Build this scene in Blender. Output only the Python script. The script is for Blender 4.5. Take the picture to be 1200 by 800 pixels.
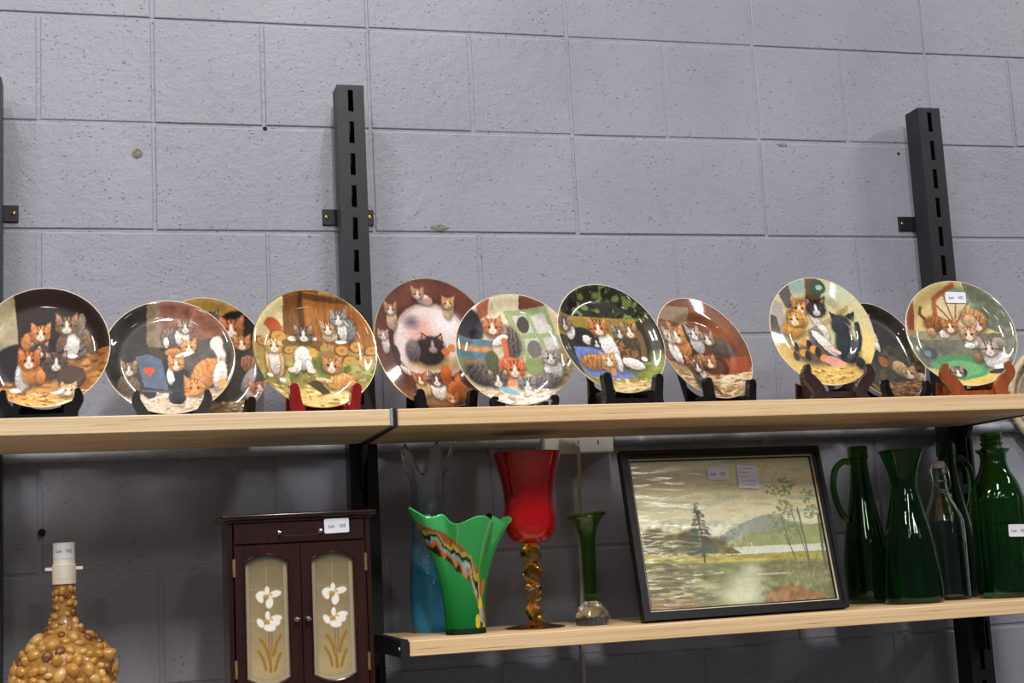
import bpy, bmesh, math, random
import numpy as np
from mathutils import Vector, Matrix

random.seed(7)
SC = bpy.context.scene
COL = SC.collection
for o in list(bpy.data.objects):
    bpy.data.objects.remove(o)
Z0 = 2.4                      # height of the reference course line of the block wall

# ------------------------------------------------------------------ camera
cam_d = bpy.data.cameras.new('camera')
cam = bpy.data.objects.new('camera', cam_d)
COL.objects.link(cam)
cam_d.sensor_width = 36.0
cam_d.lens = 50.654
cam_d.clip_start = 0.05
YAW, PITCH, ROLL = 0.26935, 0.14728, -0.05226
_f = Vector((math.sin(YAW)*math.cos(PITCH), math.cos(YAW)*math.cos(PITCH), math.sin(PITCH)))
_r = Vector((math.cos(YAW), -math.sin(YAW), 0))
_u = _r.cross(_f)
_r2 = _r*math.cos(ROLL) + _u*math.sin(ROLL)
_u2 = -_r*math.sin(ROLL) + _u*math.cos(ROLL)
M = Matrix((( _r2.x, _u2.x, -_f.x, -0.0653),
            ( _r2.y, _u2.y, -_f.y, -2.6087),
            ( _r2.z, _u2.z, -_f.z, Z0-0.8096),
            (0, 0, 0, 1)))
cam.matrix_world = M
SC.camera = cam

# ------------------------------------------------------------------ world, lamps, exposure
W = bpy.data.worlds.new('world')
SC.world = W
W.use_nodes = True
W.node_tree.nodes['Background'].inputs[0].default_value = (0.80, 0.88, 1.0, 1)
W.node_tree.nodes['Background'].inputs[1].default_value = 0.08

def tube_light(name, x, y, z, power, length=1.2, width=0.16, col=(1.0, 0.97, 0.93)):
    d = bpy.data.lights.new(name, 'AREA')
    d.shape = 'RECTANGLE'
    d.size = width
    d.size_y = length
    d.energy = power
    d.color = col
    o = bpy.data.objects.new(name, d)
    o.location = (x, y, z)
    COL.objects.link(o)
    return o
# batten lamps on the workshop ceiling: three over the shelving, smaller ones down the hall
tube_light('ceiling_light', -0.90, -1.8, 4.35, 36, 1.2, 0.20)
tube_light('ceiling_light', 0.75, -1.4, 4.35, 35, 1.2, 0.12)
tube_light('ceiling_light', 4.60, -2.3, 4.35, 92, 1.2, 0.20)
tube_light('ceiling_light', 0.35, -3.5, 4.35, 112, 1.2, 0.18)
tube_light('ceiling_light', -2.60, -3.5, 4.35, 72, 1.2, 0.20)
for lx, ly in ((-1.4, -6.4), (1.2, -6.4), (4.3, -7.1)):
    tube_light('ceiling_light', lx, ly, 4.35, 36, 1.5, 0.30)
SC.view_settings.view_transform = 'Standard'
SC.view_settings.look = 'None'
SC.view_settings.gamma = 1.0
SC.view_settings.use_curve_mapping = False
SC.view_settings.exposure = 0.22

# ------------------------------------------------------------------ colour + material helpers
def lin(c):
    c = np.asarray(c, float)/255.0
    return np.where(c <= 0.04045, c/12.92, ((c+0.055)/1.055)**2.4)
def L4(r, g, b):
    v = lin((r, g, b))
    return (float(v[0]), float(v[1]), float(v[2]), 1.0)

class Mat:
    def __init__(s, name, col=(128, 128, 128), rough=0.5, metal=0.0, spec=0.5, trans=0.0, ior=1.45, coat=0.0, coat_rough=0.05, sheen=0):
        s.m = bpy.data.materials.new(name)
        s.m.use_nodes = True
        s.t = s.m.node_tree
        s.b = s.t.nodes['Principled BSDF']
        i = s.b.inputs
        i['Base Color'].default_value = L4(*col)
        i['Roughness'].default_value = rough
        i['Metallic'].default_value = metal
        i['Specular IOR Level'].default_value = spec
        i['Transmission Weight'].default_value = trans
        i['IOR'].default_value = ior
        i['Coat Weight'].default_value = coat
        i['Coat Roughness'].default_value = coat_rough
    def n(s, t, **kw):
        nd = s.t.nodes.new(t)
        for k, v in kw.items():
            if k in nd.inputs.keys():
                nd.inputs[k].default_value = v
            else:
                setattr(nd, k, v)
        return nd
    def l(s, a, b):
        s.t.links.new(a, b)
    def pos(s, scale=(1, 1, 1), obj=False):
        mp = s.n('ShaderNodeMapping')
        mp.inputs['Scale'].default_value = scale
        if obj:
            s.l(s.n('ShaderNodeTexCoord').outputs['Object'], mp.inputs[0])
        else:
            s.l(s.n('ShaderNodeNewGeometry').outputs['Position'], mp.inputs[0])
        return mp.outputs[0]
    def ramp(s, fac, stops):
        r = s.n('ShaderNodeValToRGB')
        el = r.color_ramp.elements
        while len(el) < len(stops):
            el.new(0.5)
        for e, (p, c) in zip(el, stops):
            e.position = p
            e.color = L4(*c)
        s.l(fac, r.inputs[0])
        return r.outputs[0]
    def col(s, sock):
        s.l(sock, s.b.inputs['Base Color'])
    def bump(s, h, strength, dist, prev=None):
        bp = s.n('ShaderNodeBump')
        bp.inputs['Strength'].default_value = strength
        bp.inputs['Distance'].default_value = dist
        s.l(h, bp.inputs['Height'])
        if prev is not None:
            s.l(prev, bp.inputs['Normal'])
        s.l(bp.outputs[0], s.b.inputs['Normal'])
        return bp.outputs[0]

def noise(m, vec, scale, detail=3, rough=0.55):
    nd = m.n('ShaderNodeTexNoise')
    nd.inputs['Scale'].default_value = scale
    nd.inputs['Detail'].default_value = detail
    nd.inputs['Roughness'].default_value = rough
    m.l(vec, nd.inputs['Vector'])
    return nd.outputs[0]

def simple(name, col, rough=0.5, var=0.08, scale=40, **kw):
    """plain material with a faint procedural mottling of its colour"""
    m = Mat(name, col, rough, **kw)
    c = np.array(col, float)
    n = noise(m, m.pos(obj=True), scale)
    m.col(m.ramp(n, [(0.3, tuple(np.clip(c*(1-var), 0, 255))), (0.7, tuple(np.clip(c*(1+var), 0, 255)))]))
    return m.m

# painted concrete block
def wall_material(name):
    m = Mat(name, (150, 150, 158), 0.36, spec=0.5)
    p = m.pos()
    big = noise(m, p, 3.0, 4)
    fine = noise(m, p, 160, 4, 0.7)
    mix = m.n('ShaderNodeMath', operation='MULTIPLY_ADD')
    m.l(fine, mix.inputs[0]); mix.inputs[1].default_value = 0.35; m.l(big, mix.inputs[2])
    base = m.ramp(mix.outputs[0], [(0.45, (137, 138, 150)), (0.95, (153, 154, 166))])
    # open pits and specks in the face of the block, in drifts
    def pits(scale, thr, width, mscale, mamt, stretch):
        pw = m.pos(stretch)
        warp = m.n('ShaderNodeTexNoise'); warp.inputs['Scale'].default_value = scale*1.3; warp.inputs['Detail'].default_value = 2
        m.l(pw, warp.inputs['Vector'])
        mx = m.n('ShaderNodeMix', data_type='VECTOR'); mx.inputs[0].default_value = 0.018*85/scale*0.6
        m.l(pw, mx.inputs[4]); m.l(warp.outputs[1], mx.inputs[5])
        vo = m.n('ShaderNodeTexVoronoi'); vo.inputs['Scale'].default_value = scale; vo.inputs['Randomness'].default_value = 1.0
        m.l(mx.outputs[1], vo.inputs['Vector'])
        wn = m.n('ShaderNodeTexWhiteNoise'); m.l(vo.outputs['Position'], wn.inputs['Vector'])
        mask = noise(m, p, mscale, 3, 0.6)
        s1 = m.n('ShaderNodeMath', operation='MULTIPLY_ADD'); m.l(mask, s1.inputs[0]); s1.inputs[1].default_value = mamt
        m.l(wn.outputs[0], s1.inputs[2])                      # big only for a few cells
        th = m.n('ShaderNodeMapRange'); th.inputs[1].default_value = thr; th.inputs[2].default_value = thr+0.5; th.inputs[3].default_value = 0.0; th.inputs[4].default_value = width
        m.l(s1.outputs[0], th.inputs[0])
        d = m.n('ShaderNodeMath', operation='SUBTRACT'); m.l(vo.outputs['Distance'], d.inputs[0]); m.l(th.outputs[0], d.inputs[1])
        mr = m.n('ShaderNodeMapRange'); mr.inputs[1].default_value = -0.03; mr.inputs[2].default_value = 0.07
        m.l(d.outputs[0], mr.inputs[0])
        return mr.outputs[0]
    a = pits(150, 1.14, 0.40, 14, 0.9, (1, 1, 1.4))
    b_ = pits(75, 1.36, 0.34, 9, 0.9, (1, 1, 1.6))
    mul = m.n('ShaderNodeMath', operation='MULTIPLY'); m.l(a, mul.inputs[0]); m.l(b_, mul.inputs[1])
    mc = m.n('ShaderNodeMix', data_type='RGBA')
    m.l(mul.outputs[0], mc.inputs[0])
    mc.inputs[6].default_value = L4(120, 121, 129)
    m.l(base, mc.inputs[7])
    m.col(mc.outputs[2])
    b1 = m.bump(fine, 0.5, 0.0018)
    b2 = m.bump(noise(m, p, 45, 3), 0.35, 0.003, b1)
    m.bump(mul.outputs[0], 0.7, 0.0018, b2)
    return m.m
M_WALL = wall_material('painted_block')
M_JOINT = simple('painted_mortar', (134, 135, 143), 0.6, 0.06, 60)

def pine(name, light, dark):
    m = Mat(name, light, 0.5, spec=0.35)
    grain = noise(m, m.pos((1.4, 22, 150)), 1.6, 4, 0.6)
    c1 = m.ramp(grain, [(0.30, dark), (0.46, tuple(0.5*(a+b) for a, b in zip(light, dark))), (0.62, light)])
    streak = noise(m, m.pos((9, 40, 420)), 1.0, 2, 0.5)
    c2 = m.ramp(streak, [(0.24, (150, 112, 74)), (0.32, (255, 255, 255))])
    mx = m.n('ShaderNodeMix', data_type='RGBA', blend_type='MULTIPLY')
    mx.inputs[0].default_value = 0.75
    m.l(c1, mx.inputs[6]); m.l(c2, mx.inputs[7])
    m.col(mx.outputs[2])
    m.bump(grain, 0.15, 0.0008)
    return m.m
M_PINE = pine('pine_board', (224, 201, 167), (204, 173, 134))
M_PINE2 = pine('pine_board_warm', (224, 195, 155), (201, 163, 118))

def wood(name, a, b, rough=0.35, coat=0.4):
    m = Mat(name, a, rough, coat=coat, coat_rough=0.15)
    g = noise(m, m.pos((60, 60, 6), obj=True), 1.5, 4, 0.6)
    m.col(m.ramp(g, [(0.3, b), (0.7, a)]))
    m.bump(g, 0.1, 0.0005)
    return m.m
M_MAHOG = wood('mahogany', (50, 14, 9), (27, 8, 5), 0.34, 0.35)
M_MAHOG_D = wood('mahogany_edge', (46, 14, 11), (28, 8, 7), 0.25, 0.5)
M_STWOOD = wood('stand_wood_orange', (150, 78, 38), (112, 50, 22), 0.35, 0.3)
M_STDARK = wood('stand_wood_dark', (52, 30, 27), (34, 19, 18), 0.4, 0.3)
M_STRED = wood('stand_lacquer_red', (140, 22, 26), (98, 10, 16), 0.25, 0.6)
M_STBLACK = simple('stand_plastic_black', (20, 20, 21), 0.22, 0.2)
M_STGREY = simple('stand_plastic_charcoal', (38, 40, 42), 0.35, 0.15)
M_STEEL = simple('black_steel', (29, 31, 36), 0.42, 0.12, 30, spec=0.45)
M_DARKIN = simple('dark_void', (8, 8, 9), 0.8, 0.1)
M_BRASS = simple('brass', (190, 150, 80), 0.3, 0.08, metal=1.0)
M_NICKEL = simple('nickel', (190, 180, 165), 0.25, 0.08, metal=1.0)
M_HINGE = simple('aged_brass', (176, 152, 104), 0.4, 0.15, metal=0.9)
M_ZINC = simple('zinc_screw', (205, 205, 205), 0.35, 0.05, metal=0.8)
M_ALU = simple('alloy_edge', (150, 156, 156), 0.4, 0.06, metal=0.3)
M_CONDUIT = simple('painted_conduit', (148, 150, 158), 0.4, 0.06, 60)
M_WHITEPL = simple('white_plastic', (226, 224, 216), 0.35, 0.03)
M_CREAMPL = simple('cream_plastic', (232, 226, 206), 0.4, 0.04)
M_PAPER = simple('label_paper', (228, 228, 238), 0.65, 0.02)
M_INK = simple('label_ink', (52, 52, 66), 0.7, 0.1)
M_NOTEINK = simple('pen_ink', (112, 112, 142), 0.7, 0.1)
M_GILT = simple('gilt', (214, 178, 112), 0.28, 0.06, metal=0.85)
M_PALE = simple('pale_rim', (222, 206, 178), 0.25, 0.05)
M_CORD = simple('cord_sheath', (196, 190, 178), 0.5, 0.05)

def attr_mat(name, rough=0.12, coat=0.0, spec=0.5, bump=None, trans=0.0, nbump=0):
    m = Mat(name, (200, 200, 200), rough, coat=coat, spec=spec, trans=trans, coat_rough=0.04)
    a = m.n('ShaderNodeVertexColor')
    a.layer_name = 'paint'
    m.col(a.outputs[0])
    return m
M_PLATE = attr_mat('glazed_print', 0.38, coat=1.0, spec=0.25).m
M_GLAZEBACK = simple('white_glaze', (226, 222, 212), 0.15, 0.03)

def glass(name, col, rough=0.02, ior=1.47, bump=0, bscale=60):
    m = Mat(name, col, rough, trans=1.0, ior=ior)
    if bump:
        m.bump(noise(m, m.pos(obj=True), bscale, 2), bump, 0.002)
    return m.m

# ------------------------------------------------------------------ mesh helpers
class MB:
    """collects geometry for ONE mesh object"""
    def __init__(s):
        s.v = []; s.f = []; s.sm = []; s.mi = []
        s.slot = 0
    def add(s, vs, fs, smooth=False):
        o = len(s.v)
        s.v.extend([tuple(map(float, q)) for q in vs])
        for f in fs:
            s.f.append(tuple(o+i for i in f)); s.sm.append(smooth); s.mi.append(s.slot)
    def box(s, x0, x1, y0, y1, z0, z1, bev=0.0, mat=None, seg=1):
        bm = bmesh.new()
        bmesh.ops.create_cube(bm, size=1.0)
        for v in bm.verts:
            v.co = Vector(((x0+x1)/2+v.co.x*(x1-x0), (y0+y1)/2+v.co.y*(y1-y0), (z0+z1)/2+v.co.z*(z1-z0)))
        if bev:
            bmesh.ops.bevel(bm, geom=list(bm.edges), offset=bev, segments=seg, affect='EDGES', profile=0.5)
        if mat is not None:
            bm.transform(mat)
        bm.verts.index_update()
        s.add([v.co[:] for v in bm.verts], [[v.index for v in f.verts] for f in bm.faces])
        bm.free()
    def tube(s, pts, rad, n=10, cap=True, closed=False):
        pts = [Vector(p) for p in pts]
        k = len(pts)
        rs = rad if hasattr(rad, '__len__') else [rad]*k
        ref = None
        vs = []
        for i, p in enumerate(pts):
            if closed:
                t = pts[(i+1) % k]-pts[i-1]
            else:
                t = pts[min(i+1, k-1)]-pts[max(i-1, 0)]
            t.normalize()
            if ref is None:
                ref = t.orthogonal().normalized()
            else:
                ref = (ref-t*ref.dot(t)).normalized()
            b = t.cross(ref)
            for j in range(n):
                a = 2*math.pi*j/n
                vs.append(p+(ref*math.cos(a)+b*math.sin(a))*rs[i])
        fs = []
        for i in range(k if closed else k-1):
            for j in range(n):
                i2 = (i+1) % k
                fs.append((i*n+j, i*n+(j+1) % n, i2*n+(j+1) % n, i2*n+j))
        if cap and not closed:
            fs.append(tuple(reversed(range(n))))
            fs.append(tuple((k-1)*n+j for j in range(n)))
        s.add(vs, fs, True)
    def lathe(s, prof, n=48, mod=None, cx=0, cy=0, cz=0, closed=False):
        """prof: list of (r,z). mod(r,z,theta)->(r,z,dtheta)"""
        vs = []; fs = []; k = len(prof)
        for i, (r, z) in enumerate(prof):
            for j in range(n):
                a = 2*math.pi*j/n
                rr, zz, da = (r, z, 0) if mod is None else mod(r, z, a, i)
                vs.append((cx+rr*math.cos(a+da), cy+rr*math.sin(a+da), cz+zz))
        for i in range(k if closed else k-1):
            i2 = (i+1) % k
            for j in range(n):
                fs.append((i*n+j, i*n+(j+1) % n, i2*n+(j+1) % n, i2*n+j))
        if not closed:
            fs.append(tuple(reversed(range(n))))
            fs.append(tuple((k-1)*n+j for j in range(n)))
        s.add(vs, fs, True)
    def prism(s, poly, y0, y1):
        """outline in x,z extruded along y"""
        n = len(poly)
        vs = [(x, y0, z) for x, z in poly]+[(x, y1, z) for x, z in poly]
        fs = [tuple(range(n)), tuple(reversed(range(n, 2*n)))]
        for i in range(n):
            j = (i+1) % n
            fs.append((j, i, n+i, n+j))
        s.add(vs, fs)
    def build(s, name, mats, parent=None, angle=40, smooth=True, fix=True):
        me = bpy.data.meshes.new(name)
        me.from_pydata(s.v, [], s.f)
        if not isinstance(mats, (list, tuple)):
            mats = [mats]
        for m in mats:
            me.materials.append(m)
        me.polygons.foreach_set('material_index', s.mi)
        if fix:
            bm = bmesh.new(); bm.from_mesh(me)
            bmesh.ops.recalc_face_normals(bm, faces=bm.faces)
            bm.to_mesh(me); bm.free()
        if smooth:
            me.polygons.foreach_set('use_smooth', [True]*len(me.polygons))
            me.set_sharp_from_angle(angle=math.radians(angle))
        me.update()
        o = bpy.data.objects.new(name, me)
        COL.objects.link(o)
        if parent is not None:
            o.parent = parent
        return o

def tag(o, label=None, cat=None, group=None, kind=None):
    if label: o['label'] = label
    if cat: o['category'] = cat
    if group: o['group'] = group
    if kind: o['kind'] = kind
    return o
def thing(name, label, cat, loc=(0, 0, 0), rot=(0, 0, 0), group=None):
    o = bpy.data.objects.new(name, None)
    o.empty_display_size = 0.05
    COL.objects.link(o)
    o.location = loc; o.rotation_euler = rot
    return tag(o, label, cat, group)
def copy_tree(o, parent=None):
    c = o.copy(); COL.objects.link(c); c.parent = parent
    for ch in [k for k in bpy.data.objects if k.parent == o]:
        copy_tree(ch, c)
    return c

def smooth_curve(pts, n=8):
    """Catmull-Rom through points of any dimension"""
    P = [np.array(p, float) for p in pts]
    P = [2*P[0]-P[1]]+P+[2*P[-1]-P[-2]]
    out = []
    for i in range(1, len(P)-2):
        for k in range(n):
            t = k/n
            out.append(0.5*((2*P[i])+(-P[i-1]+P[i+1])*t+(2*P[i-1]-5*P[i]+4*P[i+1]-P[i+2])*t*t+(-P[i-1]+3*P[i]-3*P[i+1]+P[i+2])*t**3))
    out.append(P[-2])
    return [tuple(q) for q in out]

def text_mesh(txt, size):
    cu = bpy.data.curves.new('txt', 'FONT')
    cu.body = txt; cu.size = size; cu.align_x = 'CENTER'; cu.align_y = 'CENTER'
    cu.extrude = 0.0001
    cu.resolution_u = 3
    o = bpy.data.objects.new('txt', cu)
    COL.objects.link(o)
    bpy.context.view_layer.update()
    me = bpy.data.meshes.new_from_object(o.evaluated_get(bpy.context.evaluated_depsgraph_get()))
    bpy.data.objects.remove(o)
    return me
def lettering(txt, size, parent, loc, rot=(math.pi/2, 0, 0), mat=None):
    me = text_mesh(txt, size)
    me.materials.clear(); me.materials.append(mat or M_INK)
    o = bpy.data.objects.new('lettering', me)
    COL.objects.link(o)
    o.parent = parent; o.location = loc; o.rotation_euler = rot
    return o
def round_rect(w, h, r, n=4):
    out = []
    for cx, cz, a0 in ((w/2-r, h/2-r, 0), (-w/2+r, h/2-r, 90), (-w/2+r, -h/2+r, 180), (w/2-r, -h/2+r, 270)):
        for k in range(n+1):
            a = math.radians(a0+90*k/n)
            out.append((cx+r*math.cos(a), cz+r*math.sin(a)))
    return out
def lot_label(parent, loc, rot, txt, w=0.036, h=0.021, size=0.0075):
    """white paper lot sticker with its print, front facing local -y"""
    b = MB(); b.prism(round_rect(w, h, 0.0025), -0.0006, 0.0)
    lb = b.build('lot_label', M_PAPER, parent, smooth=False)
    lb.location = loc; lb.rotation_euler = rot
    tag(lb, 'white paper lot label with dark print')
    a, n = txt.split()
    lettering(a, size, lb, (-w*0.22, -0.0009, -0.0005))
    lettering(n, size, lb, (w*0.22, -0.0009, -0.0005))
    return lb

# ------------------------------------------------------------------ painter: flat print as vertex colours
_rng = np.random.RandomState(3)
_LAT = _rng.rand(256, 256)
def vnoise(x, y):
    xi = np.floor(x).astype(int); yi = np.floor(y).astype(int)
    fx = x-xi; fy = y-yi
    fx = fx*fx*(3-2*fx); fy = fy*fy*(3-2*fy)
    g = lambda a, b: _LAT[a % 256, b % 256]
    return (g(xi, yi)*(1-fx)+g(xi+1, yi)*fx)*(1-fy)+(g(xi, yi+1)*(1-fx)+g(xi+1, yi+1)*fx)*fy
def fnoise(x, y, o=3):
    s = 0; a = 0.5; t = 0
    for k in range(o):
        s = s+a*vnoise(x*2**k+17*k, y*2**k+31*k); t += a; a *= 0.5
    return s/t

class Paint:
    def __init__(s, X, Y, bg, jitter=3.0):
        s.X0, s.Y0 = X, Y
        s.X = X+jitter*2*(fnoise(X/14, Y/14)-0.5)
        s.Y = Y+jitter*2*(fnoise(X/14+50, Y/14+9)-0.5)
        s.C = np.empty((len(X), 3)); s.C[:] = bg
    def put(s, a, col):
        a = np.clip(a, 0, 1)[:, None]
        s.C = s.C*(1-a)+np.asarray(col, float)*a
    def loc(s, cx, cy, rot):
        r = math.radians(rot); c, q = math.cos(r), math.sin(r)
        dx, dy = s.X-cx, s.Y-cy
        return dx*c+dy*q, -dx*q+dy*c
    def E(s, cx, cy, rx, ry, col, rot=0, soft=0.12, op=1.0):
        u, v = s.loc(cx, cy, rot)
        d = np.sqrt((u/rx)**2+(v/ry)**2)
        s.put((1-d)/soft*op if op == 1 else np.clip((1-d)/soft, 0, 1)*op, col)
    def P(s, pts, col, op=1.0):
        x, y = s.X, s.Y
        ins = np.zeros(len(x), bool); n = len(pts)
        for i in range(n):
            x1, y1 = pts[i]; x2, y2 = pts[(i+1) % n]
            if y1 == y2: continue
            c = ((y1 > y) != (y2 > y)) & (x < (x2-x1)*(y-y1)/(y2-y1)+x1)
            ins ^= c
        s.put(ins*op, col)
    def S(s, pts, w, col, op=1.0):
        d = np.full(len(s.X), 1e9)
        for (x1, y1), (x2, y2) in zip(pts[:-1], pts[1:]):
            dx, dy = x2-x1, y2-y1; L = dx*dx+dy*dy+1e-9
            t = np.clip(((s.X-x1)*dx+(s.Y-y1)*dy)/L, 0, 1)
            d = np.minimum(d, np.hypot(s.X-x1-t*dx, s.Y-y1-t*dy))
        s.put(np.clip((w-d)/max(w*0.35, 1.5), 0, 1)*op, col)
    def mottle(s, amt, scale, box=None, sx=1, sy=1):
        n = (fnoise(s.X0/scale*sx, s.Y0/scale*sy, 4)-0.5)*2*amt
        if box is not None:
            n = n*((s.X > box[0]) & (s.X < box[2]) & (s.Y > box[1]) & (s.Y < box[3]))
        s.C = np.clip(s.C*(1+n[:, None]), 0, 255)
    def speck(s, box, scale, cols, thr=0.6, sx=1, sy=1):
        m = (s.X > box[0]) & (s.X < box[2]) & (s.Y > box[1]) & (s.Y < box[3])
        for k, c in enumerate(cols):
            n = fnoise(s.X0/scale*sx+40*k, s.Y0/scale*sy+13*k, 2)
            s.put(np.clip((n-thr)*12, 0, 1)*m, c)
    def dab(s, ell, scale, cols, thr, sx, sy, op):
        # loose brush dabs that thin out towards the edge of an ellipse
        d = np.sqrt(((s.X-ell[0])/ell[2])**2+((s.Y-ell[1])/ell[3])**2)
        m = np.clip((1-d)*2.5, 0, 1)
        for k, c in enumerate(cols):
            n = fnoise(s.X0/scale*sx+0.3*s.Y0/scale+40*k, s.Y0/scale*sy+13*k, 2)
            s.put(np.clip((n-thr)*9, 0, 1)*m*op, c)
    # ---- kitten pieces
    def fur(s, cx, cy, rx, ry, col, rot=0, stripe=None, belly=None, sw=None):
        c = np.array(col, float)
        u, v = s.loc(cx, cy+0.10*ry, rot)
        d = np.sqrt((u/(rx*1.28))**2+(v/(ry*1.26))**2)
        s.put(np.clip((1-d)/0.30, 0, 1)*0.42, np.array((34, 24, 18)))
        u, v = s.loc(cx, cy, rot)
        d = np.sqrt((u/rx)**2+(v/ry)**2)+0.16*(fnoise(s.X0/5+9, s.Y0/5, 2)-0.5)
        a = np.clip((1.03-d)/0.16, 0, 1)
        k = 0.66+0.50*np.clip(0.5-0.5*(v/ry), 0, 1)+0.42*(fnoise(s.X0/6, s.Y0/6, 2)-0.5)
        base = c[None, :]*k[:, None]
        if stripe is not None:
            w = sw or min(rx, ry)*0.42
            st = np.clip((np.sin((u+0.25*v+3*fnoise(s.X0/20, s.Y0/20)*w*0.4)*2*math.pi/w)-0.15)*2.2, 0, 1)*0.75
            base = base*(1-st[:, None])+np.asarray(stripe, float)*st[:, None]
        if belly is not None:
            b = np.clip((v/ry-0.15)*3, 0, 1)
            base = base*(1-b[:, None])+np.asarray(belly, float)*b[:, None]
        s.C = s.C*(1-a[:, None])+np.clip(base, 0, 255)*a[:, None]
    def head(s, x, y, r, col, face=(244, 236, 226), mark=None, tilt=0, nose=(214, 130, 110), dx=0.0):
        t = math.radians(tilt); c, q = math.cos(t), math.sin(t)
        T = lambda a, b: (x+r*(a*c-b*q), y+r*(a*q+b*c))
        col = np.array(col, float); dk = col*0.62
        for sgn in (-1, 1):
            s.P([T(sgn*0.98, -0.25), T(sgn*0.95, -1.22), T(sgn*0.22, -0.72)], col*0.92)
            s.P([T(sgn*0.86, -0.42), T(sgn*0.86, -1.0), T(sgn*0.42, -0.70)], (206, 150, 128))
        s.fur(x, y, r*1.02, r*0.86, col, tilt)
        m = np.asarray(mark if mark is not None else dk, float)
        for k in (-0.38, 0.0, 0.38):
            s.S([T(k, -0.80), T(k*0.7, -0.38)], r*0.09, m)
        for sgn in (-1, 1):
            s.S([T(sgn*0.95, 0.05), T(sgn*0.62, 0.0)], r*0.07, m)
        p = T(dx, 0.38); s.E(p[0], p[1], r*0.50, r*0.38, face, tilt, 0.5, 0.9)
        p = T(dx, -0.1); s.E(p[0], p[1], r*0.16, r*0.5, face, tilt, 0.4)
        for sgn in (-1, 1):
            p = T(dx+sgn*0.36, -0.02)
            s.E(p[0], p[1], r*0.18, r*0.15, (206, 186, 132), tilt, 0.4, 0.8)
            s.E(p[0], p[1], r*0.135, r*0.15, (24, 20, 20), tilt, 0.3)
        p = T(dx, 0.26); s.E(p[0], p[1], r*0.11, r*0.08, nose, tilt, 0.3)
        s.S([T(dx-0.16, 0.48), T(dx, 0.42), T(dx+0.16, 0.48)], r*0.045, (110, 80, 72))
    def sit(s, x, y, r, col, face=(244, 236, 226), bw=0.85, bh=1.35, stripe=None, chest=True, mark=None, tilt=0, off=0.0):
        """kitten sitting up facing us: head centre x,y, head radius r"""
        by = y+r*(0.55+bh*0.75)
        s.fur(x+off*r, by, r*bw, r*bh, col, 0, stripe)
        if chest:
            s.fur(x+off*r*0.8, by+r*0.05, r*bw*0.52, r*bh*0.92, face)
        for sg in (-1, 1):
            s.fur(x+off*r+sg*r*0.32, by+r*bh*0.55, r*0.22, r*bh*0.5, np.array(face)*0.96 if chest else col)
            s.E(x+off*r+sg*r*0.36, by+r*bh*0.96, r*0.30, r*0.17, face, 0, 0.3)
        s.head(x, y, r, col, face, mark, tilt)
    def finish(s):
        return lin(np.clip(s.C, 0, 255))

def set_paint(me, C):
    ca = me.color_attributes.new('paint', 'FLOAT_COLOR', 'POINT')
    out = np.ones((len(me.vertices), 4), np.float32)
    out[:len(C), :3] = C
    ca.data.foreach_set('color', out.ravel())

ORA, GIN, GRY, TAB, BLK = (206, 132, 66), (196, 104, 44), (128, 120, 112), (138, 104, 76), (46, 42, 44)
WHT, DST, CRM = (240, 232, 224), (66, 52, 44), (226, 190, 140)

def cobbles(p, box, light, dark, sc=26):
    p.speck(box, sc, [dark], 0.56, 1, 2.2)
    p.speck(box, sc*0.8, [light], 0.60, 1, 2.4)

def art_basket(p):            # black basket by a stone wall
    p.P([(-200, 0), (130, 60), (100, 440), (-200, 520)], (166, 152, 122)); p.mottle(0.25, 60, (-200, 0, 120, 520))
    p.P([(60, 30), (600, 60), (600, 400), (100, 400)], (44, 30, 26))
    p.P([(-200, 470), (120, 400), (600, 380), (600, 800), (-200, 800)], (152, 100, 54))
    p.speck((-200, 400, 600, 800), 40, [(196, 140, 76), (112, 70, 38)], 0.55, 1, 3)
    p.E(230, 660, 260, 110, (214, 160, 88), 0, 0.5); cobbles(p, (20, 590, 480, 720), (240, 200, 130), (150, 96, 48))
    p.E(110, 450, 150, 110, (24, 20, 20)); p.S([(10, 560), (90, 400), (260, 340), (330, 420)], 16, (28, 22, 20))
    p.fur(165, 340, 60, 60, ORA); p.head(205, 295, 52, ORA)
    p.fur(385, 340, 75, 90, (150, 140, 132), 20, DST); p.fur(360, 350, 45, 70, WHT); p.fur(310, 340, 24, 60, TAB, 20, DST)
    p.fur(405, 255, 24, 65, (170, 150, 130), 10, DST); p.fur(455, 350, 30, 60, TAB, -30, DST); p.E(365, 415, 30, 12, WHT)
    p.head(335, 255, 60, TAB, mark=DST)
    p.head(200, 385, 50, (74, 62, 60), mark=BLK)
    p.fur(260, 480, 60, 60, (92, 78, 70)); p.head(285, 450, 58, (88, 70, 62), mark=BLK)
    p.fur(130, 500, 48, 90, WHT, 10); p.fur(170, 500, 55, 60, ORA, -20); p.head(150, 435, 58, GIN)
    p.E(90, 590, 28, 14, WHT); p.fur(210, 520, 26, 40, ORA)
    p.E(365, 530, 78, 70, (84, 62, 54)); p.fur(350, 600, 55, 38, WHT); p.head(350, 595, 42, CRM)
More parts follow.
